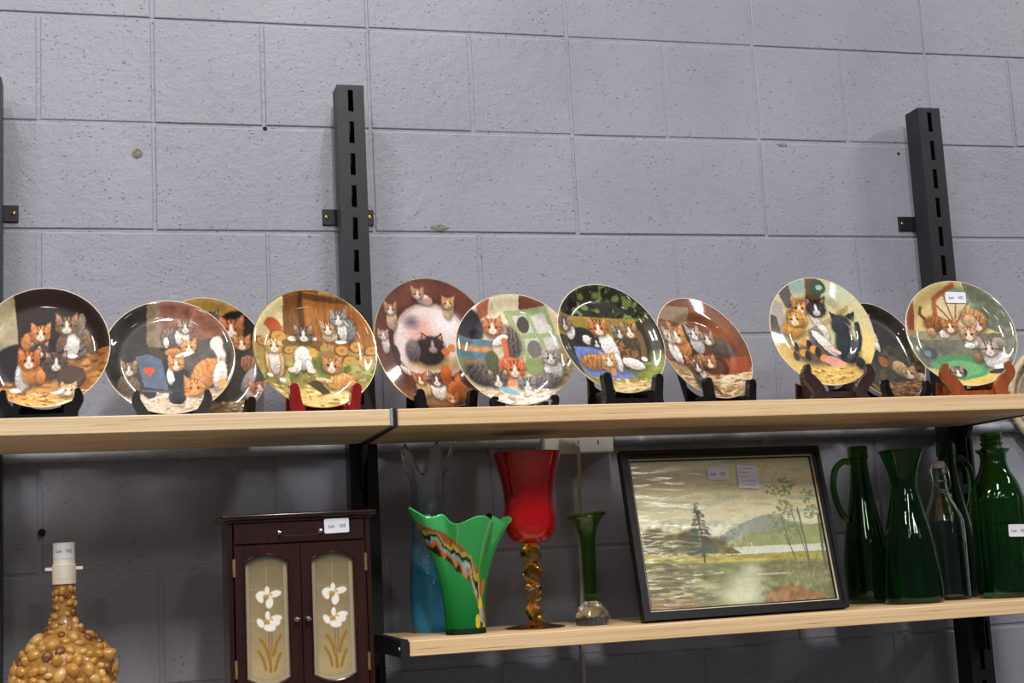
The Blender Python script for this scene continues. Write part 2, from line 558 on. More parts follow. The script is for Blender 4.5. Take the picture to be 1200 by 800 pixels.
def art_pram(p):              # blue doll's pram with a red heart
    p.P([(300, 60), (390, 80), (400, 350), (290, 340)], (128, 110, 88)); p.P([(370, 80), (800, 120), (800, 420), (380, 360)], (140, 92, 76))
    for k in range(5): p.S([(380, 130+48*k), (800, 150+52*k)], 2.5, (112, 70, 58))
    p.P([(0, 60), (300, 60), (290, 350), (40, 420), (0, 420)], (44, 40, 38)); p.P([(30, 300), (300, 330), (300, 640), (30, 640)], (52, 48, 44))
    p.P([(480, 300), (800, 300), (800, 640), (480, 640)], (84, 78, 68)); p.mottle(0.3, 40)
    p.P([(60, 620), (800, 560), (800, 800), (60, 800)], (206, 184, 160)); cobbles(p, (60, 590, 800, 760), (228, 212, 190), (164, 134, 108))
    p.P([(225, 390), (300, 375), (370, 410), (410, 580), (270, 560)], (86, 100, 120)); p.mottle(0.18, 30, (225, 370, 410, 590))
    p.S([(228, 392), (300, 376), (372, 410), (408, 580)], 5, (40, 44, 52))
    p.E(288, 470, 19, 17, (206, 74, 44)); p.E(312, 470, 19, 17, (206, 74, 44)); p.P([(271, 474), (331, 474), (301, 505)], (206, 74, 44))
    p.P([(380, 400), (520, 480), (500, 590), (400, 570)], (30, 30, 34)); p.E(300, 595, 38, 32, (34, 34, 36)); p.E(450, 615, 52, 48, (38, 42, 46)); p.E(450, 615, 32, 30, (20, 20, 24))
    p.S([(270, 640), (400, 600)], 5, (210, 210, 204)); p.S([(260, 580), (420, 590)], 5, (90, 96, 100))
    p.fur(420, 290, 48, 55, GRY, 0, DST); p.fur(490, 290, 45, 55, WHT); p.fur(400, 320, 16, 32, WHT); p.head(510, 235, 46, (150, 134, 118), mark=DST)
    p.S([(370, 355), (560, 365)], 10, (30, 30, 32)); p.fur(440, 375, 55, 25, ORA); p.head(525, 345, 44, (222, 160, 96)); p.E(500, 385, 60, 14, WHT, -14)
    p.fur(415, 505, 20, 50, WHT); p.head(450, 440, 46, (216, 150, 84)); p.E(420, 520, 20, 18, WHT)
    p.fur(185, 560, 65, 70, (120, 104, 84), 0, (84, 70, 56)); p.head(190, 465, 48, (140, 116, 92), mark=DST)
    p.S([(690, 480), (705, 400), (680, 330)], 30, WHT); p.fur(620, 490, 110, 75, (222, 150, 84), -40, (190, 104, 44), sw=34); p.fur(690, 510, 40, 90, WHT, 10); p.E(680, 330, 38, 40, WHT)
    p.head(545, 570, 58, (220, 140, 72), face=(230, 170, 116)); p.E(700, 560, 26, 32, (226, 166, 104)); p.E(512, 602, 26, 11, (220, 140, 70))
def art_coat(p):              # gold blanket with a black hood, mostly hidden
    p.E(680, 110, 320, 130, (176, 138, 70), 0, 0.4); p.mottle(0.2, 40)
    p.E(790, 220, 95, 85, (22, 18, 18)); p.E(840, 330, 60, 140, (40, 36, 32)); p.P([(600, 380), (1000, 300), (1000, 800), (560, 800)], (58, 54, 44)); p.mottle(0.3, 30, (560, 300, 1000, 800))
    p.head(665, 180, 42, (90, 84, 80), mark=BLK)
    p.fur(770, 270, 60, 60, (160, 96, 56)); p.head(768, 232, 62, (176, 104, 58)); p.head(815, 310, 46, (186, 124, 70))
    p.fur(840, 420, 44, 50, (164, 116, 84), 0, (110, 70, 50)); p.fur(830, 510, 28, 80, (160, 150, 146), 30); p.fur(860, 600, 60, 80, (216, 190, 166), 30); p.head(872, 560, 46, (176, 110, 66))
    p.P([(560, 650), (900, 610), (900, 800), (560, 800)], (150, 118, 76), 0.8); cobbles(p, (560, 630, 900, 760), (196, 160, 110), (96, 70, 46))
def art_logs(p):              # log pile and tree trunk
    p.C[:] = (168, 138, 78)
    p.P([(90, 60), (260, 60), (250, 260), (60, 330)], (214, 200, 150))
    p.P([(250, 60), (440, 70), (430, 400), (250, 300)], (118, 76, 38)); p.P([(360, 90), (720, 130), (740, 420), (370, 330)], (156, 100, 48)); p.S([(345, 90), (345, 300)], 16, (84, 54, 28)); p.S([(370, 110), (640, 150)], 16, (96, 62, 30))
    for x in (420, 470, 530, 600): p.S([(x, 150), (x+8, 340)], 2.5, (108, 66, 30))
    p.mottle(0.22, 24, (240, 60, 760, 400), 2, 0.4)
    p.E(190, 265, 50, 45, (176, 84, 42)); p.E(130, 300, 48, 38, (206, 184, 140))
    for x, y, r in ((120, 350, 34), (215, 320, 50), (260, 390, 28), (540, 390, 42), (580, 450, 50), (620, 370, 42), (660, 450, 50), (540, 480, 40), (690, 400, 36)):
        p.E(x, y, r, r*0.8, (108, 72, 38)); p.E(x+4, y-2, r*0.84, r*0.66, (196, 146, 78)); p.E(x+4, y-2, r*0.3, r*0.24, (168, 118, 58))
    p.P([(60, 500), (750, 470), (750, 800), (60, 800)], (142, 128, 66)); p.speck((60, 440, 750, 640), 22, [(98, 106, 48), (168, 160, 96)], 0.55)
    p.E(400, 640, 260, 80, (206, 180, 110), 0, 0.5); cobbles(p, (120, 570, 620, 720), (230, 208, 140), (150, 122, 62))
    p.P([(340, 560), (400, 540), (460, 610), (420, 620)], (74, 62, 40)); p.E(430, 470, 50, 90, (100, 112, 56), 0, 0.6); p.E(280, 510, 40, 50, (92, 108, 50), 0, 0.6)
    p.fur(185, 450, 50, 95, CRM, 0, (206, 150, 84)); p.fur(185, 440, 28, 80, WHT); p.head(190, 368, 48, (216, 172, 110)); p.E(150, 525, 20, 11, WHT); p.E(215, 543, 20, 11, WHT)
    p.S([(250, 350), (430, 350)], 20, (120, 88, 46)); p.fur(335, 430, 48, 65, WHT); p.fur(300, 475, 22, 40, WHT, 25); p.fur(365, 475, 20, 36, WHT, -20); p.E(272, 490, 24, 14, (236, 206, 190)); p.E(372, 495, 24, 14, (236, 206, 190)); p.E(390, 402, 24, 26, (212, 160, 80))
    p.E(290, 328, 26, 14, WHT); p.E(402, 328, 16, 12, WHT); p.head(350, 308, 52, (120, 100, 84), mark=BLK)
    p.fur(490, 305, 46, 40, (222, 206, 180), 0, (190, 150, 100)); p.head(482, 275, 42, (186, 150, 112), mark=DST)
    p.fur(580, 280, 52, 62, (140, 140, 142), 0, (96, 96, 100)); p.fur(560, 280, 26, 58, WHT); p.head(545, 220, 46, (152, 148, 146), mark=DST); p.E(545, 342, 34, 10, WHT)
    p.fur(520, 550, 78, 44, (222, 172, 106), -10, (190, 124, 60)); p.fur(430, 545, 48, 12, CRM, 12); p.fur(570, 575, 30, 40, ORA); p.head(480, 470, 52, (196, 136, 76), tilt=10); p.E(470, 410, 36, 22, (150, 112, 70))
def art_scatter(p):           # brown border of kittens round a pale medallion
    p.C[:] = (96, 54, 42); p.E(330, 160, 260, 110, (112, 66, 54), 0, 0.6); p.mottle(0.18, 60)
    p.E(345, 390, 205, 205, (222, 206, 204), 0, 0.05); p.E(300, 340, 120, 110, (214, 160, 150), 0, 0.9); p.E(430, 290, 110, 80, (236, 228, 232), 0, 0.8)
    p.E(350, 500, 170, 60, (196, 160, 112), 0, 0.5); p.E(250, 290, 60, 50, (110, 96, 110), 0, 0.9)
    p.fur(330, 440, 85, 75, (52, 46, 48)); p.fur(245, 440, 40, 60, (112, 104, 104)); p.head(350, 410, 58, (60, 46, 46), face=(170, 160, 156), mark=BLK)
    p.E(415, 440, 24, 20, (200, 110, 60)); p.E(450, 420, 24, 24, (206, 130, 90))
    p.fur(310, 170, 60, 26, WHT, 20); p.head(285, 150, 34, (196, 150, 120)); p.E(340, 180, 26, 20, (222, 180, 170))
    p.fur(450, 220, 26, 50, (226, 200, 160)); p.head(445, 190, 34, (216, 160, 100)); p.fur(140, 290, 32, 58, (222, 190, 160)); p.head(135, 240, 36, (170, 130, 106))
    p.fur(95, 420, 22, 50, (216, 206, 200)); p.head(85, 375, 30, (180, 160, 150)); p.fur(190, 545, 40, 18, (226, 210, 196), 30)
    p.E(150, 470, 26, 60, (70, 50, 46)); p.E(345, 690, 300, 60, (140, 100, 66), 0, 0.6)
    p.fur(270, 630, 42, 55, (226, 190, 136)); p.head(262, 590, 40, (186, 110, 60)); p.fur(350, 640, 44, 60, WHT); p.head(350, 590, 44, (112, 84, 78), mark=DST)
    p.fur(405, 570, 30, 60, (190, 96, 44)); p.fur(445, 650, 56, 60, (214, 120, 50), 20); p.S([(450, 620), (460, 560)], 16, (208, 112, 48)); p.head(410, 690, 34, (220, 136, 66)); p.E(495, 690, 18, 14, (226, 150, 90)); p.E(500, 660, 40, 30, (160, 130, 96))
def art_window(p):            # green sash, slippers on a rug
    p.C[:] = (206, 190, 164)
    p.P([(590, 160), (830, 140), (840, 380), (590, 380)], (216, 204, 176)); p.P([(590, 180), (665, 150), (650, 260), (590, 290)], (168, 104, 74)); p.P([(820, 150), (960, 190), (940, 260), (820, 240)], (112, 66, 48))
    p.E(540, 320, 90, 100, (54, 52, 60)); p.E(575, 345, 34, 30, (26, 26, 32)); p.P([(460, 360), (660, 380), (660, 560), (460, 560)], (120, 110, 90))
    for y, c in ((380, (74, 110, 130)), (415, (180, 130, 90)), (450, (60, 116, 140)), (490, (150, 110, 90))): p.S([(470, y), (650, y+14)], 15, c)
    p.mottle(0.2, 26, (440, 150, 700, 580)); p.E(650, 500, 40, 70, (74, 84, 52)); p.E(480, 520, 50, 60, (110, 120, 86))
    p.P([(840, 420), (1080, 340), (1080, 640), (860, 640)], (168, 150, 112)); p.speck((900, 400, 1090, 640), 20, [(110, 110, 62), (200, 150, 120)], 0.56)
    p.P([(735, 225), (960, 215), (1030, 430), (830, 500)], (150, 166, 116))
    for q in ([(780, 255), (850, 245), (890, 340), (815, 350)], [(880, 255), (945, 240), (985, 340), (910, 350)], [(830, 375), (905, 370), (930, 470), (850, 480)], [(925, 370), (1000, 365), (1020, 430), (950, 440)]): p.P(q, (196, 192, 188))
    p.E(835, 300, 34, 48, (70, 60, 54)); p.E(880, 430, 40, 50, (110, 108, 104)); p.E(870, 520, 60, 50, (132, 146, 90))
    p.fur(760, 390, 50, 90, (112, 96, 84), -10, BLK); p.fur(690, 330, 56, 54, (180, 156, 136)); p.head(672, 310, 54, (186, 112, 62)); p.fur(705, 380, 50, 24, WHT, -30)
    p.S([(725, 500), (730, 440), (722, 380)], 16, (206, 100, 54)); p.fur(735, 510, 60, 44, (206, 104, 56)); p.head(762, 535, 56, (208, 100, 48))
    p.fur(580, 560, 80, 62, (90, 82, 78), 20, (46, 42, 42)); p.head(670, 585, 54, (92, 80, 72), mark=BLK)
    p.fur(965, 540, 48, 70, (220, 220, 222)); p.head(960, 478, 46, (166, 168, 172), mark=(90, 90, 96))
    p.fur(920, 600, 70, 46, (124, 122, 122), 0, (66, 64, 64)); p.head(820, 615, 48, (128, 130, 134), mark=(60, 60, 64)); p.E(740, 602, 26, 18, (226, 140, 90))
    p.E(770, 690, 260, 60, (228, 214, 196), 0, 0.5); cobbles(p, (520, 640, 1010, 740), (246, 238, 228), (190, 148, 106)); p.E(720, 645, 60, 16, (130, 176, 190), 20)
def art_garden(p):            # dark hedge, blue cloth
    p.C[:] = (42, 40, 26); p.speck((50, 50, 650, 250), 26, [(104, 120, 66), (22, 20, 14)], 0.62)
    for x, y in ((140, 130), (250, 120), (340, 105), (450, 120), (510, 140), (210, 190), (270, 170)): p.E(x, y, 26, 18, (108, 122, 70), 0, 0.4)
    p.P([(60, 215), (580, 225), (600, 330), (60, 330)], (146, 122, 50)); p.mottle(0.25, 30, (60, 200, 600, 330)); p.E(560, 360, 70, 140, (52, 44, 26)); p.E(600, 470, 60, 90, (112, 122, 54), 0, 0.5)
    p.P([(150, 480), (620, 450), (640, 700), (150, 700)], (122, 128, 56)); p.mottle(0.2, 20, (150, 450, 640, 700))
    p.P([(150, 380), (320, 380), (380, 480), (470, 530), (330, 555), (160, 540)], (104, 118, 172)); p.mottle(0.25, 26, (150, 370, 480, 560), 2.0, 0.6)
    p.E(400, 610, 200, 60, (204, 176, 124), 0, 0.5); cobbles(p, (220, 545, 580, 640), (232, 204, 156), (156, 122, 78))
    p.fur(215, 325, 70, 50, (34, 30, 32), 10); p.fur(150, 300, 30, 46, WHT, 10); p.fur(240, 345, 34, 26, WHT, 30); p.head(125, 268, 46, (120, 104, 96), mark=DST); p.head(282, 360, 34, BLK)
    p.fur(435, 410, 80, 90, (140, 96, 58), 15, (48, 32, 24), sw=40); p.fur(460, 465, 66, 30, WHT, 15); p.fur(350, 380, 46, 100, WHT, -12); p.head(316, 280, 54, (186, 112, 56), mark=BLK); p.fur(378, 460, 22, 52, WHT)
    p.head(430, 300, 42, (120, 110, 100), mark=BLK); p.fur(490, 340, 50, 50, (96, 76, 50), 20, (52, 40, 28)); p.head(490, 290, 50, (152, 112, 66), mark=BLK); p.S([(540, 300), (545, 370), (530, 435)], 20, (110, 84, 56)); p.E(530, 438, 18, 14, WHT)
    p.fur(240, 460, 75, 44, (190, 130, 66), 0, (128, 76, 34), sw=26); p.fur(320, 475, 44, 40, (200, 150, 90)); p.head(325, 450, 42, (206, 160, 110)); p.E(335, 510, 16, 22, (196, 130, 70))
def art_pot(p):               # rust-brown barn, terracotta pot
    p.C[:] = (112, 62, 38); p.mottle(0.2, 60); p.P([(600, 190), (850, 180), (830, 260), (600, 260)], (146, 122, 98)); p.P([(620, 270), (840, 260), (810, 430), (620, 470)], (120, 96, 76))
    p.P([(780, 270), (830, 260), (850, 440), (790, 430)], (58, 44, 38)); p.E(1000, 300, 110, 110, (138, 82, 48), 0, 0.8)
    p.P([(600, 480), (1130, 500), (1130, 700), (600, 700)], (164, 130, 88)); p.E(960, 560, 130, 50, (216, 196, 164), 0, 0.6); cobbles(p, (620, 520, 1100, 670), (222, 200, 160), (134, 100, 64))
    p.P([(930, 430), (1090, 440), (1080, 520), (960, 530)], (146, 72, 42)); p.E(945, 480, 40, 50, (70, 38, 28)); p.E(890, 480, 70, 50, (96, 54, 36))
    p.fur(755, 380, 52, 66, (204, 132, 66)); p.head(740, 325, 56, (208, 142, 80)); p.fur(690, 420, 44, 66, WHT); p.head(685, 345, 42, (206, 190, 172)); p.fur(680, 450, 14, 34, WHT); p.fur(718, 450, 14, 34, WHT)
    p.fur(850, 360, 40, 60, (206, 204, 204)); p.head(848, 312, 42, (176, 170, 164), mark=DST); p.fur(970, 380, 66, 54, (90, 72, 62), 10); p.head(920, 335, 44, (150, 130, 110), mark=DST)
    p.fur(830, 460, 50, 40, (150, 84, 48)); p.head(880, 462, 42, (176, 120, 76)); p.head(790, 475, 50, (150, 96, 64)); p.fur(790, 570, 55, 70, (74, 62, 54), 0); p.fur(815, 520, 20, 30, WHT); p.S([(830, 600), (850, 640)], 12, (86, 72, 62)); p.head(800, 490, 36, (120, 96, 80), mark=DST)
def art_seesaw(p):            # plank and cart, yellow straw
    p.C[:] = (206, 194, 146); p.E(480, 140, 200, 90, (196, 204, 172), 0, 0.8); p.E(250, 110, 110, 60, (150, 170, 160), 0, 0.6)
    p.P([(130, 120), (200, 90), (240, 210), (180, 240)], (92, 84, 88)); p.P([(310, 60), (400, 80), (390, 200), (300, 200)], (104, 82, 54)); p.E(375, 120, 50, 42, (66, 84, 72)); p.E(385, 120, 20, 14, (170, 190, 170))
    p.P([(50, 170), (160, 210), (150, 440), (50, 440)], (170, 160, 150)); p.P([(60, 270), (110, 280), (130, 430), (60, 430)], (74, 62, 56))
    p.P([(60, 420), (640, 460), (640, 700), (60, 700)], (206, 172, 96)); p.E(300, 480, 180, 80, (96, 80, 66), 0, 0.5)
    for x, y in ((180, 420), (260, 410), (300, 450), (160, 480), (350, 500), (240, 470)): p.E(x, y, 26, 22, (214, 150, 66)); p.E(x+20, y+16, 18, 30, (44, 38, 38))
    p.P([(100, 425), (340, 320), (530, 215), (530, 245), (350, 350), (110, 455)], (176, 156, 106))
    p.E(590, 440, 70, 110, (226, 200, 128), 0, 0.6); cobbles(p, (180, 560, 620, 660), (236, 202, 120), (150, 110, 52))
    p.fur(200, 345, 70, 44, (218, 158, 76), -10); p.head(265, 225, 52, (222, 160, 84)); p.fur(260, 290, 40, 40, (220, 160, 90)); p.head(225, 285, 50, (224, 158, 76))
    p.fur(345, 280, 26, 70, WHT, -25); p.head(360, 228, 56, BLK, mark=(20, 20, 20)); p.fur(370, 370, 36, 60, (226, 214, 196)); p.fur(330, 380, 40, 50, (120, 110, 112)); p.fur(370, 420, 26, 100, WHT, -40)
    p.fur(485, 440, 58, 105, (40, 46, 52)); p.fur(480, 320, 54, 62, (44, 50, 54)); p.P([(440, 290), (430, 240), (480, 270)], (40, 44, 48)); p.P([(510, 270), (560, 250), (550, 310)], (40, 44, 48)); p.S([(540, 460), (560, 400), (560, 320)], 16, (40, 46, 52)); p.fur(530, 540, 26, 36, (40, 44, 48))
    p.E(400, 520, 60, 30, (216, 150, 140), 20); p.S([(380, 440), (440, 470)], 12, (226, 190, 180))
def art_bush(p):              # very dark thicket
    p.C[:] = (34, 28, 24); p.mottle(0.4, 40); p.speck((500, 420, 920, 640), 26, [(84, 66, 34), (50, 52, 30)], 0.54); p.P([(560, 630), (920, 600), (920, 760), (560, 760)], (126, 88, 54)); cobbles(p, (560, 610, 920, 730), (176, 130, 84), (76, 50, 30))
    p.E(690, 510, 30, 30, (150, 84, 40)); p.E(750, 520, 40, 50, (86, 72, 36))
    p.fur(670, 390, 40, 62, (214, 204, 190)); p.fur(655, 430, 12, 30, WHT); p.fur(690, 430, 12, 30, WHT); p.head(660, 310, 46, (150, 130, 112), mark=BLK)
    p.fur(780, 545, 50, 44, (196, 160, 116), 30); p.fur(840, 590, 60, 26, (206, 180, 150), 20); p.head(820, 570, 40, (190, 150, 110))
def art_hat(p):               # wheel, green straw hat
    p.C[:] = (196, 176, 118)
    p.P([(470, 90), (740, 200), (720, 400), (560, 330)], (106, 112, 92)); p.mottle(0.3, 26, (470, 90, 740, 420)); p.P([(100, 360), (700, 370), (720, 560), (130, 560)], (112, 110, 96)); p.mottle(0.25, 30, (90, 360, 720, 560))
    p.E(410, 235, 130, 130, (130, 152, 126)); p.E(410, 245, 108, 112, (206, 188, 150)); p.S([(300, 290), (310, 170), (420, 108)], 15, (164, 90, 52))
    for a in (-60, -35, -10, 15, 40): p.S([(400, 320), (400+170*math.sin(math.radians(a)), 320-170*math.cos(math.radians(a)))], 6, (150, 92, 56))
    p.P([(130, 180), (190, 170), (160, 350), (110, 345)], (140, 70, 44)); p.P([(180, 120), (290, 130), (280, 330), (170, 350)], (202, 178, 116)); p.P([(100, 345), (480, 350), (480, 405), (100, 385)], (150, 136, 110))
    p.E(210, 470, 60, 40, (76, 84, 84)); p.E(210, 470, 22, 18, (120, 126, 124)); p.E(440, 640, 260, 50, (216, 184, 106), 0, 0.4)
    p.E(380, 545, 160, 70, (84, 140, 92), 6); p.E(385, 560, 130, 50, (112, 166, 114), 6); p.E(230, 540, 30, 24, (92, 150, 100)); p.S([(240, 590), (370, 618), (500, 590), (510, 540)], 12, (78, 150, 96))
    p.E(352, 575, 56, 34, (52, 48, 40)); p.head(352, 578, 36, (150, 130, 110), mark=BLK)
    p.S([(235, 280), (212, 250), (222, 222)], 11, (104, 62, 34)); p.fur(295, 310, 70, 46, (158, 98, 52), 8, (96, 56, 30)); p.fur(260, 355, 22, 28, (186, 150, 110)); p.fur(330, 365, 30, 26, WHT); p.head(370, 328, 46, (180, 116, 62))
    p.fur(515, 280, 76, 52, (190, 144, 96), 10, (150, 100, 60)); p.head(530, 320, 50, (170, 120, 78)); p.fur(490, 300, 40, 40, (200, 160, 120))
    p.fur(480, 410, 50, 40, WHT); p.head(465, 372, 48, (196, 150, 116)); p.fur(455, 435, 32, 16, WHT); p.fur(490, 500, 30, 30, (150, 112, 88))
    p.fur(580, 500, 66, 72, (236, 232, 230)); p.fur(620, 430, 40, 40, (150, 136, 126)); p.head(560, 455, 56, (170, 158, 150), mark=DST); p.E(590, 560, 30, 20, WHT); p.E(570, 585, 50, 16, (56, 56, 52))

# ------------------------------------------------------------------ plates
NR, NS = 66, 320
def _slope(t, flat):
    def sm(x): x = np.clip(x, 0, 1); return x*x*(3-2*x)
    if flat > 0.6:      # coupe: soft rise that eases out towards the edge
        return 0.60*sm((t-flat)/0.22)-0.34*sm((t-0.89)/0.11)
    return 0.62*sm((t-flat)/0.07)-0.46*sm((t-flat-0.10)/0.10)      # flat rim after a marked well edge
_T = np.linspace(0, 1, 400)
_PROF = {}
def plate_profile(t, flat):
    """depth behind the rim plane at relative radius t"""
    if flat not in _PROF:
        sl = _slope(_T, flat)
        d = np.concatenate([[0], np.cumsum((sl[1:]+sl[:-1])/2*(_T[1]-_T[0]))])*0.1065
        _PROF[flat] = d[-1]-d
    return float(np.interp(t, _T, _PROF[flat]))
def make_plate(label, X, y, z, yaw, tilt, d, art, cx, cy, rx, ry, gilt=True, flat=0.64, group='kitten plates on the upper shelf'):
    t = thing('collector_plate', label, 'plate', (X, y, Z0-0.575+z), (-math.radians(tilt), 0, math.radians(yaw)), group)
    r = d/2
    vs = [(0, plate_profile(0, flat), r)]
    U = [0.0]; V = [0.0]
    ts = [((k+1)/NR) for k in range(NR)]
    ang = np.linspace(0, 2*np.pi, NS, endpoint=False)
    ca, sa = np.cos(ang), np.sin(ang)
    for q in ts:
        dep = plate_profile(q, flat)
        for k in range(NS):
            vs.append((r*q*ca[k], dep, r+r*q*sa[k]))
        U.extend(q*ca); V.extend(q*sa)
    fs = [(0, 1+(k+1) % NS, 1+k) for k in range(NS)]
    for i in range(NR-1):
        o = 1+i*NS
        for k in range(NS):
            k2 = (k+1) % NS
            fs.append((o+k, o+k2, o+NS+k2, o+NS+k))
    npaint = len(vs)
    # the back: coarse shell with a foot ring
    back = [(1.0, 0.0012), (0.985, 0.004), (0.80, 0.0105), (0.62, 0.0195), (0.60, 0.0225), (0.56, 0.0225), (0.54, 0.0195), (0.2, 0.0195)]
    nb = 80
    bo = len(vs)
    for q, dep in back:
        for k in range(nb):
            a = 2*math.pi*k/nb
            vs.append((r*q*math.cos(a), dep, r+r*q*math.sin(a)))
    bf = []
    for i in range(len(back)-1):
        for k in range(nb):
            k2 = (k+1) % nb
            bf.append((bo+i*nb+k, bo+i*nb+k2, bo+(i+1)*nb+k2, bo+(i+1)*nb+k))
    bf.append(tuple(bo+(len(back)-1)*nb+k for k in range(nb)))
    me = bpy.data.meshes.new('dish')
    me.from_pydata(vs, [], fs+bf)
    me.materials.append(M_PLATE); me.materials.append(M_GLAZEBACK)
    me.polygons.foreach_set('material_index', [0]*len(fs)+[1]*len(bf))
    me.polygons.foreach_set('use_smooth', [True]*len(me.polygons))
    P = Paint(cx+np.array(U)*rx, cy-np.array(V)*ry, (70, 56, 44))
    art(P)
    P.mottle(0.10, 9)
    set_paint(me, P.finish())
    o = bpy.data.objects.new('dish', me); COL.objects.link(o); o.parent = t
    b = MB()
    b.tube([((r-0.0002)*math.cos(a), 0.0006, r+(r-0.0002)*math.sin(a)) for a in np.linspace(0, 2*math.pi, 96, endpoint=False)], 0.0008, 6, closed=True)
    g = b.build('gilt_rim' if gilt else 'pale_rim', M_GILT if gilt else M_PALE, t)
    tag(g, 'thin gold edge line' if gilt else 'thin pale glazed edge')
    return t

def ribbon(pts, n=6):
    """pts: (x, z, width) centre line -> closed outline with a round tip"""
    C = smooth_curve(pts, n)
    L = []; Rr = []
    for i, (x, z, w) in enumerate(C):
        a = C[max(i-1, 0)]; b = C[min(i+1, len(C)-1)]
        tx, tz = b[0]-a[0], b[1]-a[1]
        k = math.hypot(tx, tz) or 1
        nx, nz = -tz/k, tx/k
        L.append((x+nx*w/2, z+nz*w/2)); Rr.append((x-nx*w/2, z-nz*w/2))
    x, z, w = C[-1]; a = C[-2]
    ang = math.atan2(z-a[1], x-a[0])
    tip = [(x+w/2*math.cos(ang+math.radians(s)), z+w/2*math.sin(ang+math.radians(s))) for s in (60, 30, 0, -30, -60)]
    out = L+tip+Rr[::-1]
    return [(px, max(pz, 0.0)) for px, pz in out]

def make_stand(label, X, y, yaw, tilt, z, mat, kind='horn', w=0.052, h=0.058, back_h=0.115, arm=0.016, group='plate stands on the upper shelf'):
    t = thing('plate_stand', label, 'plate stand', (X, y, Z0-0.575), (0, 0, math.radians(yaw)), group)
    lean = math.tan(math.radians(tilt))
    for s in (-1, 1):
        b = MB()
        if kind == 'horn':
            pts = [(s*(w-0.012), 0.0, arm*1.9), (s*(w-0.010), 0.008, arm*1.5), (s*(w-0.004), 0.024, arm*0.95), (s*(w+0.004), 0.040, arm*0.85), (s*(w+0.003), h-0.004, arm*0.55)]
        elif kind == 'claw':
            pts = [(s*(w-0.026), 0.004, 0.008), (s*(w-0.010), 0.006, 0.012), (s*w, 0.016, 0.012), (s*(w+0.003), 0.028, 0.010), (s*(w-0.003), h-0.020, 0.007)]
        elif kind == 'slab':
            pts = [(s*(w-0.002), 0.0, arm*1.6), (s*(w-0.004), 0.012, arm*1.15), (s*(w-0.002), 0.030, arm), (s*(w+0.001), h-0.006, arm*0.95)]
        else:   # turned wooden legs splayed outward
            pts = [(s*(w-0.006), 0.0, 0.020), (s*(w-0.016), 0.014, 0.022), (s*(w-0.008), 0.030, 0.021), (s*(w+0.006), 0.046, 0.018), (s*(w+0.004), h, 0.009)]
        b.prism(ribbon(pts), -0.020, -0.008)
        # tread that carries the rim, running back from the arm
        tz = z+0.106-math.sqrt(0.106**2-(w-0.014)**2)-0.0035
        b.box(s*(w-0.014)-0.005, s*(w-0.014)+0.005, -0.012, 0.034, 0.0, tz, 0.001)
        b.build('front_arm', mat, t, angle=35)
    # panel between the arms, behind the foot of the plate
    b = MB()
    ph = 0.050 if kind in ('horn', 'slab') else (0.040 if kind == 'wood' else 0.020)
    y0 = 0.034+lean*ph*0.6
    top = smooth_curve([(-w+0.004, ph), (-w*0.5, ph*0.72), (0, ph*0.62), (w*0.5, ph*0.72), (w-0.004, ph)], 5)
    bot = [(w-0.002, 0.0), (w*0.55, 0.0), (w*0.35, 0.009), (0, 0.012), (-w*0.35, 0.009), (-w*0.55, 0.0), (-w+0.002, 0.0)]
    if kind in ('horn', 'slab'):
        bot = [(w-0.002, 0.0), (-w+0.002, 0.0)]
    b.prism(top+bot, y0, y0+0.006)
    b.build('cross_panel', mat, t, angle=35)
    # ledge below the plate
    b = MB()
    b.prism([(-w+0.01, z*0.30), (w-0.01, z*0.30), (w-0.01, z*0.62), (0, z*0.62), (-w+0.01, z*0.62)], -0.010, y0)
    b.build('ledge', mat, t, angle=35)
    # two uprights behind the plate and one prop
    for s in (-1, 1):
        b = MB()
        zt = back_h
        yb = y0+0.006
        b.add([(s*0.030-0.005, yb, 0), (s*0.030+0.005, yb, 0), (s*0.030+0.005, yb+0.006, 0), (s*0.030-0.005, yb+0.006, 0),
               (s*0.022-0.005, yb+lean*zt, zt), (s*0.022+0.005, yb+lean*zt, zt), (s*0.022+0.005, yb+lean*zt+0.006, zt), (s*0.022-0.005, yb+lean*zt+0.006, zt)],
              [(0, 1, 2, 3), (4, 5, 6, 7), (0, 1, 5, 4), (1, 2, 6, 5), (2, 3, 7, 6), (3, 0, 4, 7)])
        b.build('back_upright', mat, t, smooth=False)
    return t

